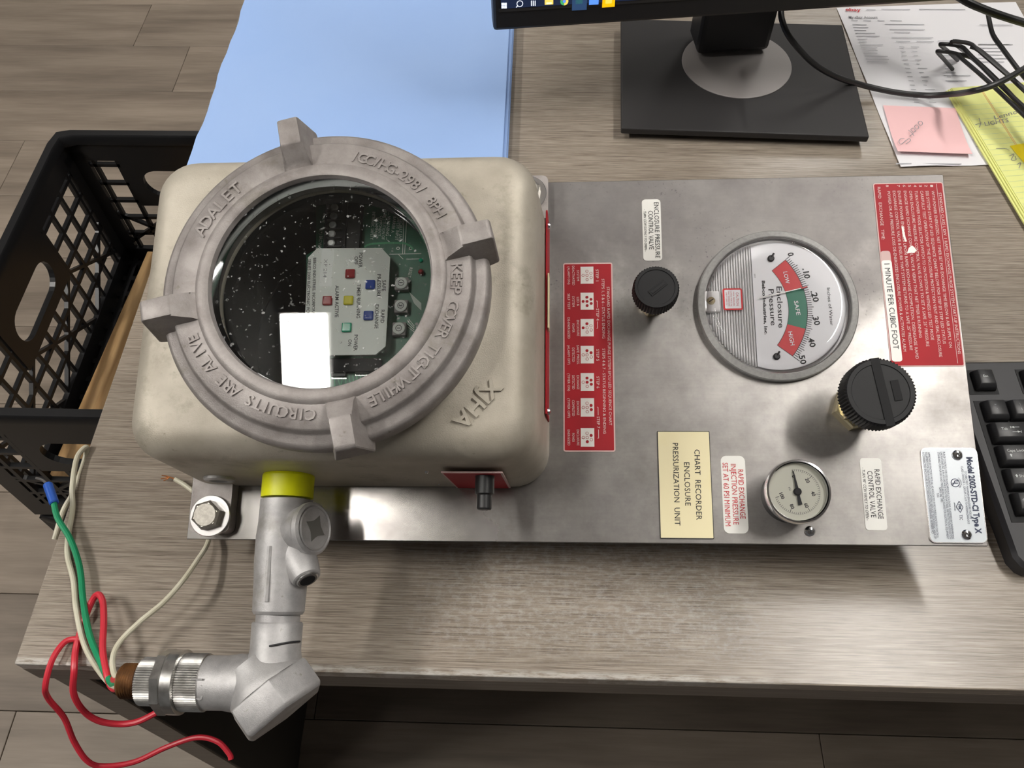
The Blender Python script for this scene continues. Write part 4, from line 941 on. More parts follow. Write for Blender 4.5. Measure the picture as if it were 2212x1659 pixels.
# ---- loose wires out of the nipple
tip = W2L(UM @ Vector((ux(275), ye, CZ))); TW = UM @ Vector((ux(272), ye, CZ)); tz = TW.z - DESK
def wire(name, pts, r, mat, label, start=True, off=(0, 0)):
    P = [D(x, y, h) for x, y, h in pts]
    if start: P = [UM @ Vector((ux(295), ye + off[0], CZ + off[1])), UM @ Vector((ux(270), ye + off[0], CZ + off[1]))] + P
    return B().tube([W2L(p_) for p_ in P], r, 10, 8).obj(name, mat, U, label=label)
g = wire('green_wire', [(243, 1478, .030), (215, 1425, .022), (193, 1370, .014), (180, 1300, .009), (172, 1225, .008), (152, 1165, .009), (125, 1120, .012), (116, 1085, .014)], 0.0024, M['w_green'], 'green wire with a blue ferrule', off=(.003, .003))
fa, fb = W2L(D(117.5, 1088, .014)), W2L(D(103, 1046, .014))
B().lathe(fa, fb - fa, [(0.0030, 0), (0.0037, 0.001), (0.0037, (fb - fa).length - 0.001), (0.0033, (fb - fa).length)], 20).obj('ferrule', M['ferrule'], g)
B().tube([fb, W2L(D(96, 1040, .014)), W2L(D(88, 1035, .015)), W2L(D(78, 1032, .015))], 0.0010, 8, 3).obj('ferrule_pin', M['tin'], g)
wire('white_wire', [(238, 1476, .026), (205, 1435, .016), (180, 1385, .008), (164, 1310, .004), (159, 1255, .003), (146, 1200, .0025), (148, 1155, .0025), (157, 1100, .003), (156, 1055, .005), (166, 990, .006), (186, 966, .004), (184, 990, -.002), (160, 1060, -.006), (136, 1105, -.012), (118, 1165, -.020)], 0.0022, M['w_white'], 'off-white wire looping up past the desk corner', off=(-.004, .001))
w = wire('white_wire', [(250, 1462, .030), (243, 1425, .026), (258, 1388, .024), (300, 1345, .024), (352, 1302, .024), (392, 1258, .022), (425, 1212, .016), (449, 1172, .010), (452, 1130, .004), (435, 1080, .004), (405, 1052, .005), (378, 1035, .006)], 0.0020, M['w_white'], 'off-white wire running under the face plate', off=(.004, -.002))
for dx, dy in ((-14, -3), (-16, 4), (-10, 8)): B().tube([W2L(D(380, 1036, .006)), W2L(D(368, 1031, .006)), W2L(D(366 + dx * .5, 1030 + dy * .6, .006)), W2L(D(364 + dx, 1030 + dy, .004))], 0.0005, 6, 3).obj('copper_strand', M['copper'], w)
wire('red_wire', [(247, 1488, .026), (232, 1462, .026), (222, 1405, .022), (224, 1345, .018), (222, 1300, .014), (211, 1284, .012), (196, 1304, .007), (178, 1352, .003), (164, 1400, .003), (160, 1450, .003), (159, 1498, -.012), (180, 1535, -.030), (213, 1557, -.042), (258, 1564, -.050), (300, 1558, -.050), (346, 1535, -.045)], 0.0024, M['w_red'], 'red wire curling under the pipe', off=(-.001, -.004))
wire('red_wire', [(240, 1466, .024), (212, 1420, .010), (190, 1390, .003), (168, 1381, .003), (140, 1387, .004), (113, 1425, .006), (98, 1480, .000), (104, 1508, -.016), (138, 1550, -.040), (160, 1602, -.060), (188, 1643, -.075), (222, 1655, -.085), (290, 1646, -.090), (360, 1614, -.090), (425, 1593, -.086), (470, 1602, -.086), (495, 1628, -.090), (499, 1640, -.092)], 0.0022, M['w_red'], 'long red wire hanging in front of the desk', off=(.000, .004))

# ================================================================ on the desk
# ---- blue paper stack
bz0 = DESK
bl = thing('blue_paper_stack', 'pale blue stack of paper sheets behind the enclosure', 'paper stack', (-0.197, 0.79, DESK))
def blue_sheet(x0, x1, y0, y1, z0, z1, amp):
    pts = []
    for k in range(25):
        y = y1 + (y0 - y1) * k / 24; pts.append((x0 + amp * (math.sin(k * 0.9) + 0.6 * math.sin(k * 2.3 + 1)), y))
    pts += [(x1, y0), (x1, y1)]
    B().prism([(a - bl.location.x, b_ - bl.location.y) for a, b_ in pts], z0, z1).obj('sheet', M['blue'], bl, smooth=False)
xr = D(1104, 200, 0.002).x
blue_sheet(-0.352, xr, 0.575, 1.06, 0.0000, 0.0060, 0.0005); blue_sheet(-0.356, xr - 0.0012, 0.575, 1.06, 0.0062, 0.0120, 0.0006)
blue_sheet(-0.3575, xr - 0.0045, 0.573, 1.06, 0.0122, 0.0150, 0.0010); blue_sheet(-0.3595, xr - 0.0050, 0.573, 1.06, 0.0152, 0.0162, 0.0012)

# ---- monitor
MA = R(6.7); mu_ = Vector((math.cos(MA), math.sin(MA), 0)); mf = Vector((math.sin(MA), -math.cos(MA), 0)); tl_ = R(6); mv = (Vector((0, 0, 1)) * math.cos(tl_) - mf * math.sin(tl_)); mn = mu_.cross(mv)
c_ = (D(1472.3, 128, .016) + D(1710.7, 145.8, .016)) / 2
mon = thing('monitor', 'black widescreen computer monitor on a square stand base', 'monitor', (c_.x, c_.y, DESK))
ML = Vector(mon.location)
mp0 = D(1066, 68, 0.12)                                # lower left front corner
MW, MH = 0.555, 0.335
frame_m = Matrix((mu_, mv, mn)).transposed()
def mpt(u, v, w=0.0): return mp0 + mu_ * u + mv * v + mn * w - ML
B().box(mpt(MW / 2, MH / 2, -0.012), (MW, MH, 0.024), frame_m, 0.003).obj('housing', M['monblack'], mon)
BZ = 0.019
B().box(mpt(MW / 2, BZ + 0.0012, 0.0003), (MW - 0.012, 0.0030, 0.0008), frame_m).obj('bezel_strip', M['mongrey'], mon)
sc_ = B().box(mpt(MW / 2, BZ + 0.003 + (MH - BZ - 0.011) / 2, 0.0003), (MW - 0.016, MH - BZ - 0.011, 0.0007), frame_m).obj('screen', M['screen'], mon, smooth=False)
B().box(mpt(MW / 2, BZ + 0.003 + 0.010, 0.0008), (MW - 0.016, 0.020, 0.0004), frame_m).obj('taskbar', M['screenbar'], sc_, smooth=False)
def S(px, py): return onplane(px, py, mp0 + mn * 0.0012, mn) - ML
ic = {}
def icon(mat): 
    if mat not in ic: ic[mat] = T()
    return ic[mat]
def quad(mat, px, py, w, h):
    c0_ = S(px, py); icon(mat).poly([c0_ + mu_ * a + mv * b_ for a, b_ in ((-w / 2, -h / 2), (w / 2, -h / 2), (w / 2, h / 2), (-w / 2, h / 2))])
for dx, dy in ((-3, -3), (3, -3), (-3, 3.4), (3, 3.4)): quad('i_white', 1089 + dx, 12 + dy, 0.0024, 0.0026)
icon('i_white').annulus(S(1123, 8), 0.0024, 0.0031, 18, ux=mu_, uy=mv); icon('i_white').line(S(1119, 12), S(1115, 16), 0.0009, mn)
for dx in (-4, 0, 4): quad('i_white', 1152 + dx, 7, 0.0009, 0.0050)
quad('i_yellow', 1186, 4, 0.0080, 0.0052); quad('i_white', 1186, 7, 0.0050, 0.0018)
icon('i_red').annulus(S(1219, 3), 0.0016, 0.0038, 20, 30, 150, ux=mu_, uy=mv); icon('i_green').annulus(S(1219, 3), 0.0016, 0.0038, 20, 150, 270, ux=mu_, uy=mv); icon('i_yellow').annulus(S(1219, 3), 0.0016, 0.0038, 20, 270, 390, ux=mu_, uy=mv); icon('i_blue').dot(S(1219, 3), 0.0015, 12, mu_, mv)
quad('i_navy', 1252, 4, 0.014, 0.016); quad('i_green', 1251, 1, 0.0065, 0.0065); quad('i_blue', 1283, 1, 0.0090, 0.0080); quad('i_orange', 1315, 2, 0.0120, 0.0120); quad('i_yellow', 1315, 1, 0.0060, 0.0060)
for k_, t_ in ic.items(): t_.obj('screen_icon', M[k_], sc_)
nk = (D(1505, 122, 0.020) + D(1660, 110, 0.020)) / 2 - ML; nm = Matrix((mu_, -mf, Vector((0, 0, 1)))).transposed()
B().box(Vector((nk.x, nk.y, 0.185)) - mf * 0.022, (0.082, 0.044, 0.330), nm, 0.006).obj('neck', M['monblack'], mon)
B().box(mpt(MW / 2, 0.17, -0.040), (0.20, 0.16, 0.045), frame_m, 0.01).obj('back_cover', M['monblack'], mon)
bc = [D(*p_, 0.0155) for p_ in ((1341, 272), (1876, 290), (1819, 49), (1343, 54))]
bx0 = (bc[0] + bc[1] + bc[2] + bc[3]) / 4 - ML; ba = math.atan2(bc[1].y - bc[0].y, bc[1].x - bc[0].x)
bm_ = Matrix.Rotation(ba, 3, 'Z'); bw_ = (bc[1] - bc[0]).length; bd_ = (bc[2] - bc[1]).length
B().box((bx0.x, bx0.y, 0.0120), (bw_, bd_, 0.0075), bm_, 0.0015).obj('stand_base', M['mongrey'], mon)
B().box((bx0.x, bx0.y, 0.0041), (bw_ - 0.02, bd_ - 0.02, 0.0082), bm_, 0.0015).obj('base_foot', M['blackmatte'], mon)
B().lathe((0, 0, 0.0157), (0, 0, 1), [(0.0602, 0), (0.0602, 0.0008), (0.0598, 0.0011)], 72).obj('swivel_disc', M['silver'], mon)

# ---- cables
cb = B().tube([D(x, y, h) for x, y, h in ((1688, 12, .085), (1689, 42, .082), (1708, 84, .072), (1755, 135, .05), (1805, 165, .030), (1860, 183, .014), (1930, 199, .009), (2000, 206, .010), (2060, 203, .026), (2100, 197, .052), (2135, 188, .060), (2175, 170, .063), (2225, 140, .064), (2300, 90, .064), (2420, 30, .038), (2560, -15, .010), (2760, -60, .0055), (3000, -150, .0055))], 0.0031, 12, 8).obj('monitor_cable', M['black'])
tag(cb, 'black monitor cable looping across the papers', 'cable')
cb = B().tube([D(x, y, h) for x, y, h in ((1930, -140, .12), (1985, -75, .10), (2040, -30, .09), (2085, 2, .085), (2130, 22, .08), (2175, 38, .075), (2230, 55, .07), (2300, 80, .066), (2420, 115, .038), (2560, 130, .011), (2760, 110, .0065), (3050, 40, .0065))], 0.0040, 12, 6).obj('power_cable', M['black'])
tag(cb, 'thick black cable at the upper right corner', 'cable')

# ---- printed page, notes, pad
dc = thing('printed_page', 'white printed web page lying right of the monitor base', 'paper', (0.461, 0.815, DESK))
def DL(px, py, h, o): return D(px, py, h) - Vector(o.location)
P0, P1, P2, P3 = (D(1806.7, 18), D(2190.7, 7), D(2149, 364.6), D(1921.8, 360))
ex = (P1 - P0).normalized(); eyv = Vector((ex.y, -ex.x, 0)); org = P0
pg = B(); nx, ny = 12, 16; gv = []
for j in range(ny + 1):
    for i in range(nx + 1):
        u, v = i / nx, j / ny
        p_ = org + ex * (u * 0.2159) + eyv * (v * 0.2780) - Vector(dc.location)
        p_.z = 0.0006 + 0.0010 * math.sin(v * 9 + u * 2) ** 2 + (0.002 * max(0, v - 0.94) / 0.06 * (0.5 + 0.5 * math.sin(u * 14)))
        gv.append(p_)
rows_t = [[pg.bm.verts.new(p_) for p_ in gv[j * (nx + 1):(j + 1) * (nx + 1)]] for j in range(ny + 1)]
for j in range(ny):
    for i in range(nx): pg.bm.faces.new((rows_t[j][i], rows_t[j][i + 1], rows_t[j + 1][i + 1], rows_t[j + 1][i]))
r_ = bmesh.ops.extrude_face_region(pg.bm, geom=pg.bm.faces[:]); bmesh.ops.translate(pg.bm, vec=(0, 0, 0.0002), verts=[g_ for g_ in r_['geom'] if isinstance(g_, bmesh.types.BMVert)])
pg.obj('sheet', M['paper'], dc)
C6 = lambda x, y: (1700 + x / 3.607, y / 3.607)
def Q(x, y, h=0.0024): return D(*C6(x, y), h) - Vector(dc.location)
t_ = T(); t_.put('My eBay: Account', Q(482, 133), Q(706, 135), 0.0045, bold=.02); t_.obj('heading', M['inkgrey'], dc)
t_ = T(); t_.put('ebay', Q(455, 72), Q(575, 76), 0.0060, bold=.02); t_.obj('logo', M['inkred'], dc)
t_ = T(); rnd = random.Random(3)
bars = [(620, 690, 74), (735, 960, 72), (1030, 1390, 72), (500, 552, 158), (595, 655, 160), (705, 760, 160), (805, 895, 160), (510, 620, 190), (765, 1070, 188), (1500, 1760, 192)]
bars += [(515 + 9 * k, 515 + 9 * k + rnd.randint(60, 190), 212 + 22.5 * k) for k in range(13)]
bars += [(800, 1075, 228), (835, 960, 250), (815, 1140, 292), (850, 960, 322), (1010, 1145, 322), (1175, 1310, 318), (1490, 1760, 345)]
for k in range(14):
    y = 365 + 33 * k; bars += [(875 + 9 * k, 915 + 9 * k, y), (965 + 11 * k, 965 + 11 * k + rnd.randint(25, 80), y)]
    if k < 9: bars += [(1190 + 8 * k, 1190 + 8 * k + rnd.randint(30, 80), y + 2)]
for k in range(6): bars += [(1490, 1490 + rnd.randint(90, 260), 345 + 27 * k)]
bars += [(1220, 1430, 586), (1235, 1400, 628), (850, 1360, 1275), (1430, 1480, 1050), (1440, 1500, 1090), (1470, 1530, 1140), (1450, 1480, 1010)]
for x0_, x1_, y in bars: t_.line(Q(x0_, y), Q(x1_, y + 2), 0.0011 if y != 1275 else 0.0014)
t_.obj('print_lines', M['faint'], dc)
nt_ = thing('sticky_note', 'pink sticky note with handwriting on the printed page', 'note', (0.409, 0.732, DESK))
pp = [D(*p_, 0.003) - Vector(nt_.location) for p_ in ((1908, 227), (2064, 233), (2098, 338), (1937, 332))]
gp_ = []
for j in range(7):
    v = j / 6; a = pp[0].lerp(pp[3], v); b_ = pp[1].lerp(pp[2], v); gp_.append([a, b_, 0.0026 + 0.0035 * max(0, v - 0.5) ** 2 * 4])
sn = B(); rows_t = [[sn.bm.verts.new(Vector((a.x + (b_.x - a.x) * i / 4, a.y + (b_.y - a.y) * i / 4, z))) for i in range(5)] for a, b_, z in gp_]
for j in range(6):
    for i in range(4): sn.bm.faces.new((rows_t[j][i], rows_t[j][i + 1], rows_t[j + 1][i + 1], rows_t[j + 1][i]))
r_ = bmesh.ops.extrude_face_region(sn.bm, geom=sn.bm.faces[:]); bmesh.ops.translate(sn.bm, vec=(0, 0, 0.0002), verts=[g_ for g_ in r_['geom'] if isinstance(g_, bmesh.types.BMVert)])
sn.obj('note_paper', M['pink'], nt_)
def Qn(x, y, h=0.0062): return D(*C6(x, y), h) - Vector(nt_.location)
t_ = T()
for st in ([(915, 1078), (885, 1082), (872, 1105), (890, 1122), (930, 1092), (955, 1080), (960, 1098), (925, 1122)], [(955, 1062), (985, 1040)], [(945, 1012), (968, 1032), (990, 1058)], [(975, 1000), (965, 1012), (985, 1030), (1000, 1020), (990, 1000), (975, 1000)], [(1002, 975), (994, 988), (1010, 1006), (1026, 996), (1018, 976), (1002, 975)], [(1030, 945), (1022, 960), (1040, 978), (1056, 965), (1048, 945), (1030, 945)]):
    t_.stroke([Qn(*p_) for p_ in st], 0.0007)
t_.obj('handwriting', M['inkgrey'], nt_)
# yellow legal pad
th_ = R(7.3); pl0 = D(2053.5, 190, 0.0075); pe = Vector((math.cos(th_), math.sin(th_), 0)); pdn = Vector((math.sin(th_), -math.cos(th_), 0))
pad = thing('legal_pad', 'yellow ruled legal pad with handwriting', 'notepad', (pl0.x + 0.1, pl0.y - 0.14, DESK))
PLo = Vector(pad.location)
def PP(u, v, z): p_ = pl0 + pe * u + pdn * v; return Vector((p_.x - PLo.x, p_.y - PLo.y, z))
for k, (du, z0, z1) in enumerate(((-0.004, 0.0028, 0.0042), (-0.002, 0.0043, 0.0056), (0.0, 0.0057, 0.0068), (0.0012, 0.0069, 0.0074))):
    B().rings([[PP(du + a * 0.2159, b_ * 0.297, z) for a, b_ in ((0, 0), (0, 1), (1, 1), (1, 0))] for z in (z0, z1)]).obj('sheet', M['yellow'], pad, smooth=False)
t_ = T()
for k in range(34): t_.line(PP(0.002, 0.03 + k * 0.0078, .0076), PP(0.214, 0.03 + k * 0.0078, .0076), 0.0003)
t_.obj('rule_lines', M['rule'], pad)
t_ = T()
for u in (0.031, 0.0325): t_.line(PP(u, 0.001, .0077), PP(u, 0.296, .0077), 0.0006)
t_.obj('margin_line', M['rulered'], pad)
def Qp(x, y): return D(2000 + x / 4.877, 140 + y / 4.877, 0.0079) - PLo
t_ = T()
t_.put('Lenno', Qp(712, 560), Qp(960, 490), 0.0055, shear=.3); t_.put('LIGHTS', Qp(612, 625), Qp(875, 580), 0.0055, shear=.3)
for st in ([(560, 560), (575, 620), (560, 660)], [(520, 630), (590, 610)], [(740, 880), (830, 880), (880, 900)], [(880, 960), (930, 940), (900, 1000), (950, 1000), (940, 960)], [(960, 1050), (1000, 1030), (980, 1090)]): t_.stroke([Qp(*p_) for p_ in st], 0.0006)
t_.obj('handwriting', M['inkgrey'], pad)
ys = [D(2000 + x / 4.877, 140 + y / 4.877, 0.009) for x, y in ((890, 848), (1090, 812), (1230, 1180), (1040, 1130))]
yn = thing('sticky_note', 'bright yellow sticky note on the legal pad', 'note', (sum(p_.x for p_ in ys) / 4, sum(p_.y for p_ in ys) / 4, DESK + 0.0078))
w0 = Vector(yn.location); e_ = (ys[1] - ys[0]).normalized(); dnv = Vector((e_.y, -e_.x, 0)); q0 = ys[0] - w0
B().rings([[Vector((q0.x, q0.y, 0)) + e_ * (a * 0.076) + dnv * (b_ * 0.076) + Vector((0, 0, z + 0.004 * b_ * b_)) for a, b_ in ((0, 0), (0, .33), (0, .66), (0, 1), (1, 1), (1, .66), (1, .33), (1, 0))] for z in (0.0002, 0.0006)]).obj('note_paper', M['yellow2'], yn, smooth=False)

# ---- wire file rack: bent black rods
rk = thing('wire_rack', 'black bent-wire file rack standing over the papers', 'rack', tuple(D(2240, 260, 0)))
RL = Vector(rk.location)
def rod(pts, r=0.0021):
    b_ = B(); b_.tube([D(*C6(x, y), h) - RL for x, y, h in pts], r, 8, 3); return b_.obj('rod', M['black'], rk)
rod([(1290, 540, .0035), (1225, 465, .022), (1172, 405, .042), (1200, 400, .046), (1310, 416, .046), (1360, 455, .046), (1590, 655, .044), (1847, 900, .042), (2100, 1140, .040)])
rod([(1330, 470, .004), (1255, 400, .026), (1196, 350, .048), (1225, 343, .052), (1355, 362, .052), (1420, 420, .052), (1640, 640, .048), (1847, 835, .046), (2100, 1070, .044)])
rod([(1380, 400, .008), (1330, 360, .032), (1284, 330, .054), (1310, 322, .058), (1425, 340, .058), (1490, 390, .058), (1700, 570, .054), (1847, 690, .050), (2100, 900, .046)])
rod([(1330, 425, .045), (1420, 440, .045), (1480, 480, .045), (1660, 650, .043), (1847, 850, .040), (2100, 1100, .036)], 0.0024)
rod([(1430, 362, .056), (1510, 400, .056), (1740, 600, .052), (1847, 700, .050), (2100, 930, .046)], 0.0024)
rod([(1566, 105, .060), (1580, 180, .060), (1606, 275, .058), (1680, 380, .056), (1800, 540, .052), (1900, 660, .048), (2080, 880, .046)], 0.0024)
fr_ = B(); fr_.tube([D(*C6(2085, 1145), .040) - RL, D(*C6(2095, 1000), .044) - RL, D(*C6(2085, 870), .046) - RL], 0.0026, 8, 3); fr_.obj('cross_bar', M['black'], rk)
for x, y, h in ((2090, 1120, .040), (2090, 890, .046)):
    p_ = D(*C6(x, y), h) - RL; B().tube([p_, Vector((p_.x, p_.y, h * .5)), Vector((p_.x, p_.y, 0.001))], 0.0026, 8, 3).obj('leg', M['black'], rk)

# ---- keyboard
kb = thing('keyboard', 'black computer keyboard beside the unit', 'keyboard', tuple(D(2155, 885, 0.0)), R(2.2))
kb.location = (0.3665, 0.3655, DESK)
KU = 0.0197
body = [(-0.0235, 0.0490), (0.445, 0.0490), (0.445, -0.128), (-0.0100, -0.128), (-0.0150, -0.125), (-0.0190, -0.118), (-0.0230, -0.02)]
b_ = B(); b_.rings([[Vector((x, y, 0.002 + 0.004 * (y + 0.13) / 0.18)) for x, y in reversed(body)], [Vector((x, y, 0.013 + 0.012 * (y + 0.13) / 0.18)) for x, y in reversed(body)], [Vector((p_[0], p_[1], 0.016 + 0.012 * (p_[1] + 0.13) / 0.18)) for p_ in reversed(inset_poly(body, 0.003))]])
b_.obj('case', M['kb'], kb, ang=30)
sl_ = math.atan(0.012 / 0.18); krot = Matrix.Rotation(sl_, 3, 'X')
def kz(y): return 0.016 + 0.012 * (y + 0.13) / 0.18
for k in range(4):
    x, y = ((0.0, -0.11), (0.43, -0.11), (0.0, 0.035), (0.43, 0.035))[k]; zf = 0.002 + 0.004 * (y + .13) / .18
    B().box((x, y, zf / 2), (0.02, 0.008, zf)).obj('rubber_foot', M['blackmatte'], kb)
def well(x0, x1, y0, y1): B().box(((x0 + x1) / 2, (y0 + y1) / 2, kz((y0 + y1) / 2)), (x1 - x0, y1 - y0, 0.0007), krot, 0.0003).obj('key_well', M['kbwell'], kb)
well(-0.0145, 0.0095, 0.0165, 0.0395); well(0.0285, 0.112, 0.0165, 0.0395); well(0.122, 0.206, 0.0165, 0.0395)
well(-0.0135, 0.288, -0.0925, 0.0110)
kmesh = {}
def key(x, y, w, leg=None):
    if w not in kmesh:
        hw, hd = w / 2 - 0.0006, KU / 2 - 0.0007; tw, td = hw - 0.0026, hd - 0.0028
        b_ = B(); b_.rings([[Vector((sx * hw, sy * hd, 0)) for sx, sy in ((-1, -1), (1, -1), (1, 1), (-1, 1))], [Vector((sx * (hw - .0012), sy * (hd - .0012), 0.0050)) for sx, sy in ((-1, -1), (1, -1), (1, 1), (-1, 1))], [Vector((sx * tw, sy * td + 0.0008, 0.0078)) for sx, sy in ((-1, -1), (1, -1), (1, 1), (-1, 1))]])
        bmesh.ops.bevel(b_.bm, geom=[e for e in b_.bm.edges], offset=0.0006, segments=1, profile=.5, affect='EDGES')
        kmesh[w] = b_.mesh('key', ang=50); kmesh[w].materials.append(M['key'])
    o = obj('key', kmesh[w], None, kb, (x, y, kz(y) + 0.0006)); o.rotation_euler = (sl_, 0, 0)
    if leg:
        t_ = T()
        for s_, u, v, h_ in leg:
            if s_ == 'tabarrows':
                for yy, sg_ in ((0.0024, -1), (-0.0016, 1)):
                    t_.line((-0.0005, yy, .0080), (0.0060, yy, .0080), 0.0004); xx = 0.0004 if sg_ < 0 else 0.0052
                    t_.poly([(xx - sg_ * 0.0016, yy - .0009, .0080), (xx + sg_ * 0.001, yy, .0080), (xx - sg_ * 0.0016, yy + .0009, .0080)]); t_.line((xx + sg_ * .0012, yy - .001, .0080), (xx + sg_ * .0012, yy + .001, .0080), .0004)
            elif s_ == 'up':
                t_.poly([(u - .0012, v, .0080), (u, v + .0013, .0080), (u + .0012, v, .0080), (u + .0005, v, .0080), (u + .0005, v - .0012, .0080), (u - .0005, v - .0012, .0080), (u - .0005, v, .0080)])
            else: t_.word(s_, (u, v, 0.0080), (1, 0, 0), h_)
        t_.obj('legend', M['legend'], o)
yr = [0.0282, 0.0, -0.0197, -0.0394, -0.0591, -0.0788]
key(-0.0010, yr[0], KU * 0.92, [('Esc', -0.001, 0.0010, 0.0021)])
for k in range(4): key(0.040 + k * KU, yr[0], KU); key(0.133 + k * KU, yr[0], KU)
key(0, yr[1], KU, [('~', -0.0018, 0.0032, 0.0018), ('`', -0.0012, -0.0014, 0.002)]); key(KU, yr[1], KU, [('!', -0.002, 0.003, 0.0022), ('1', -0.0018, -0.0016, 0.0022)])
for k in range(2, 13): key(k * KU, yr[1], KU)
key(KU * 13.5, yr[1], KU * 2)
x0_ = -KU / 2
key(x0_ + KU * .75, yr[2], KU * 1.5, [('Tab', -0.0058, 0.0012, 0.0022), ('tabarrows', 0, 0, 0)])
for k in range(12): key(x0_ + KU * (2 + k), yr[2], KU)
key(x0_ + KU * 14.25, yr[2], KU * 1.5)
key(x0_ + KU * .875, yr[3], KU * 1.75, [('Caps Lock', -0.0052, 0.0022, 0.0022), ('up', -0.0100, -0.0018, 0)])
for k in range(11): key(x0_ + KU * (2.25 + k), yr[3], KU)
key(x0_ + KU * 14.1, yr[3], KU * 1.75)
key(x0_ + KU * 1.125, yr[4], KU * 2.25, [('up', -0.0158, 0.0008, 0), ('Shift', -0.0112, 0.0006, 0.0022)])
for k in range(10): key(x0_ + KU * (2.75 + k), yr[4], KU)
key(x0_ + KU * 13.9, yr[4], KU * 2.25)
key(x0_ + KU * .75, yr[5], KU * 1.5, [('Ctrl', -0.0075, 0.0008, 0.0022)])
key(x0_ + KU * 2.2, yr[5], KU * 1.25); key(x0_ + KU * 3.5, yr[5], KU * 1.25); key(x0_ + KU * 7.2, yr[5], KU * 6); key(x0_ + KU * 10.9, yr[5], KU * 1.25); key(x0_ + KU * 12.2, yr[5], KU * 1.25); key(x0_ + KU * 14.1, yr[5], KU * 1.5)

# ================================================================ crates beside the desk
CX0, CX1, CY0, CY1, CH_ = -0.692, -0.375, 0.475, 0.945, 0.28
def wall_lattice(b_, w, h, T_, nv, seed=0):
    """a wall in its own (u, v) plane: u along, v up; w = outward thickness"""
    def bar(p, q, wd__, th=0.006):
        p = Vector(p); q = Vector(q); d = (q - p).normalized(); n = Vector((-d.y, d.x)) * wd__ / 2
        b_.rings([[T_(a.x, a.y, z) for a in (p - n, p + n, q + n, q - n)] for z in (0, th)])
    # top band with an oval hand hole, lofted from rectangle to oval
    def panel(u0, u1, v0, v1, hw, hh):
        cu_, cv_ = (u0 + u1) / 2, (v0 + v1) / 2; n = 64
        o = [(p_.x, p_.y) for p_ in rring((u1 - u0) / 2, (v1 - v0) / 2, 0.0005, n, cu_, cv_)]; i_ = [(p_.x, p_.y) for p_ in rring(hw, hh, hh - 0.0005, n, cu_, cv_)]
        R_ = [[T_(x, y, z) for x, y in L__] for L__, z in ((o, 0), (i_, 0), (i_, 0.008), (o, 0.008))]
        b_.rings(R_ + [R_[0]], False, False)
    hv0, hv1 = h - 0.135, h - 0.045
    panel(w / 2 - 0.085, w / 2 + 0.085, hv0, hv1, 0.062, 0.026)
    b_.rings([[T_(u, v, z) for u, v in ((0, h - 0.045), (w, h - 0.045), (w, h), (0, h))] for z in (0, 0.008)])
    b_.rings([[T_(u, v, z) for u, v in ((0, 0), (w, 0), (w, 0.035), (0, 0.035))] for z in (0, 0.008)])
    for u in (0.014, w - 0.014): bar((u, 0.02), (u, h - 0.03), 0.028, 0.008)
    def vis(u, v): return not (w / 2 - 0.08 < u < w / 2 + 0.08 and v > hv0 + 0.004)
    n = nv
    for k in range(1, n):
        u = w * k / n; inz = abs(u - w / 2) < 0.082
        bar((u, 0.03), (u, hv0 + 0.003 if inz else h - 0.04), 0.0055)
    for v in (0.068, 0.104, 0.140, 0.176, 0.212):
        if v < hv0: bar((0.01, v), (w - 0.01, v), 0.0055)
        else: bar((0.01, v), (w / 2 - 0.08, v), 0.0055); bar((w / 2 + 0.08, v), (w - 0.01, v), 0.0055)
    s_ = 0.145
    k = -2
    while k * 0.075 < w:
        for dr in (1, -1):
            u0 = k * 0.075; u1 = u0 + s_ * 1.0
            p, q = ((u0, 0.03), (u1, 0.03 + (hv0 - 0.03))) if dr > 0 else ((u1, 0.03), (u0, hv0))
            def clampseg(p, q):
                (ax, ay), (bx, by) = p, q
                for lim, sgn in ((0.01, 1), (w - 0.01, -1)):
                    if (ax - lim) * sgn < 0 and (bx - lim) * sgn < 0: return None
                    if (ax - lim) * sgn < 0: f = (lim - ax) / (bx - ax); ax, ay = lim, ay + (by - ay) * f
                    elif (bx - lim) * sgn < 0: f = (lim - bx) / (ax - bx); bx, by = lim, by + (ay - by) * f
                return (ax, ay), (bx, by)
            sg_ = clampseg(p, q)
            if sg_ and (Vector(sg_[0]) - Vector(sg_[1])).length > 0.01: bar(sg_[0], sg_[1], 0.005)
        k += 2
cr0 = thing('milk_crate', 'black plastic milk crate holding a wooden board, on top of another crate', 'crate', ((CX0 + CX1) / 2, (CY0 + CY1) / 2, CH_), 0, 'stacked crates beside the desk')
hw_, hd_ = (CX1 - CX0) / 2, (CY1 - CY0) / 2; TH_ = 0.008
HH = CH_ - 0.012
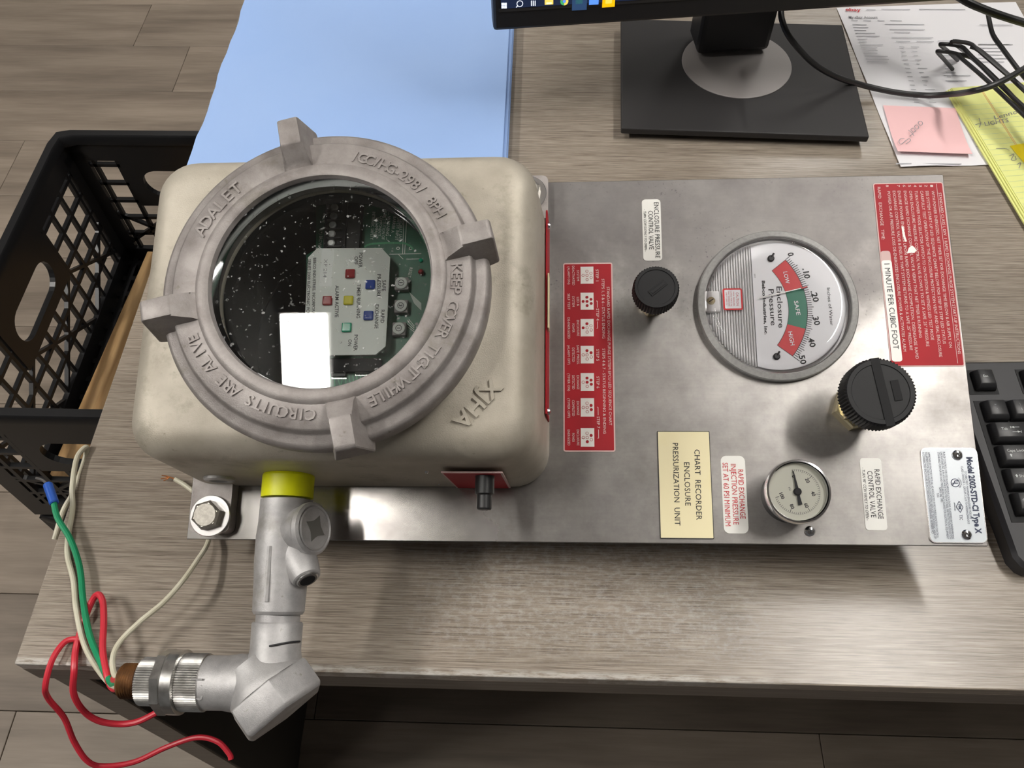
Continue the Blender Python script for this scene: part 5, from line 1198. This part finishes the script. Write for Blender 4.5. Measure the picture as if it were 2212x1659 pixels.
for nm_, w_, T_, nv in (('wall_panel', 2 * hd_, lambda u, v, z: Vector((-hw_ + z, hd_ - u, v)), 13), ('wall_panel', 2 * hd_, lambda u, v, z: Vector((hw_ - z, -hd_ + u, v)), 13),
                        ('wall_panel', 2 * hw_, lambda u, v, z: Vector((-hw_ + u, -hd_ + z, v)), 9), ('wall_panel', 2 * hw_, lambda u, v, z: Vector((-hw_ + u, hd_ - z, v)), 9)):
    b_ = B(); wall_lattice(b_, w_, HH, T_, nv); b_.obj('crate_wall', M['crate'], cr0, smooth=False)
rim = B(); n_ = 96
rr_ = [rring(hw_ + 0.004, hd_ + 0.004, 0.018, n_, 0, 0, z) for z in (HH - 0.014, HH)] + [rring(hw_ + 0.002, hd_ + 0.002, 0.017, n_, 0, 0, HH + 0.003), rring(hw_ - 0.008, hd_ - 0.008, 0.014, n_, 0, 0, HH + 0.003), rring(hw_ - 0.010, hd_ - 0.010, 0.013, n_, 0, 0, HH), rring(hw_ - 0.010, hd_ - 0.010, 0.013, n_, 0, 0, HH - 0.014)]
rim.rings(rr_ + [rr_[0]], False, False).obj('rim', M['crate'], cr0, ang=40)
fb_ = B()
for k in range(10): x = -hw_ + 0.02 + (2 * hw_ - 0.04) * k / 9; fb_.box((x, 0, 0.008), (0.009, 2 * hd_ - 0.02, 0.010))
for k in range(14): y = -hd_ + 0.02 + (2 * hd_ - 0.04) * k / 13; fb_.box((0, y, 0.0085), (2 * hw_ - 0.02, 0.009, 0.009))
fb_.obj('bottom_grid', M['crate'], cr0, smooth=False)
cr1 = cr0.copy(); COL.objects.link(cr1); cr1.location = ((CX0 + CX1) / 2, (CY0 + CY1) / 2, 0.0); cr1['label'] = 'lower black plastic milk crate standing on the floor under another crate'
for ch in list(cr0.children):
    c2 = ch.copy(); COL.objects.link(c2); c2.parent = cr1
wb = B().box((0, 0, 0.011), (0.20, 0.42, 0.022), bevel=0.002).obj('wooden_board', M['wood']); wb.location = (-0.557, 0.715, CH_ + 0.0142); wb.rotation_euler = (0, 0, R(-3.6))
tag(wb, 'bare pine board lying in the upper black crate', 'board')
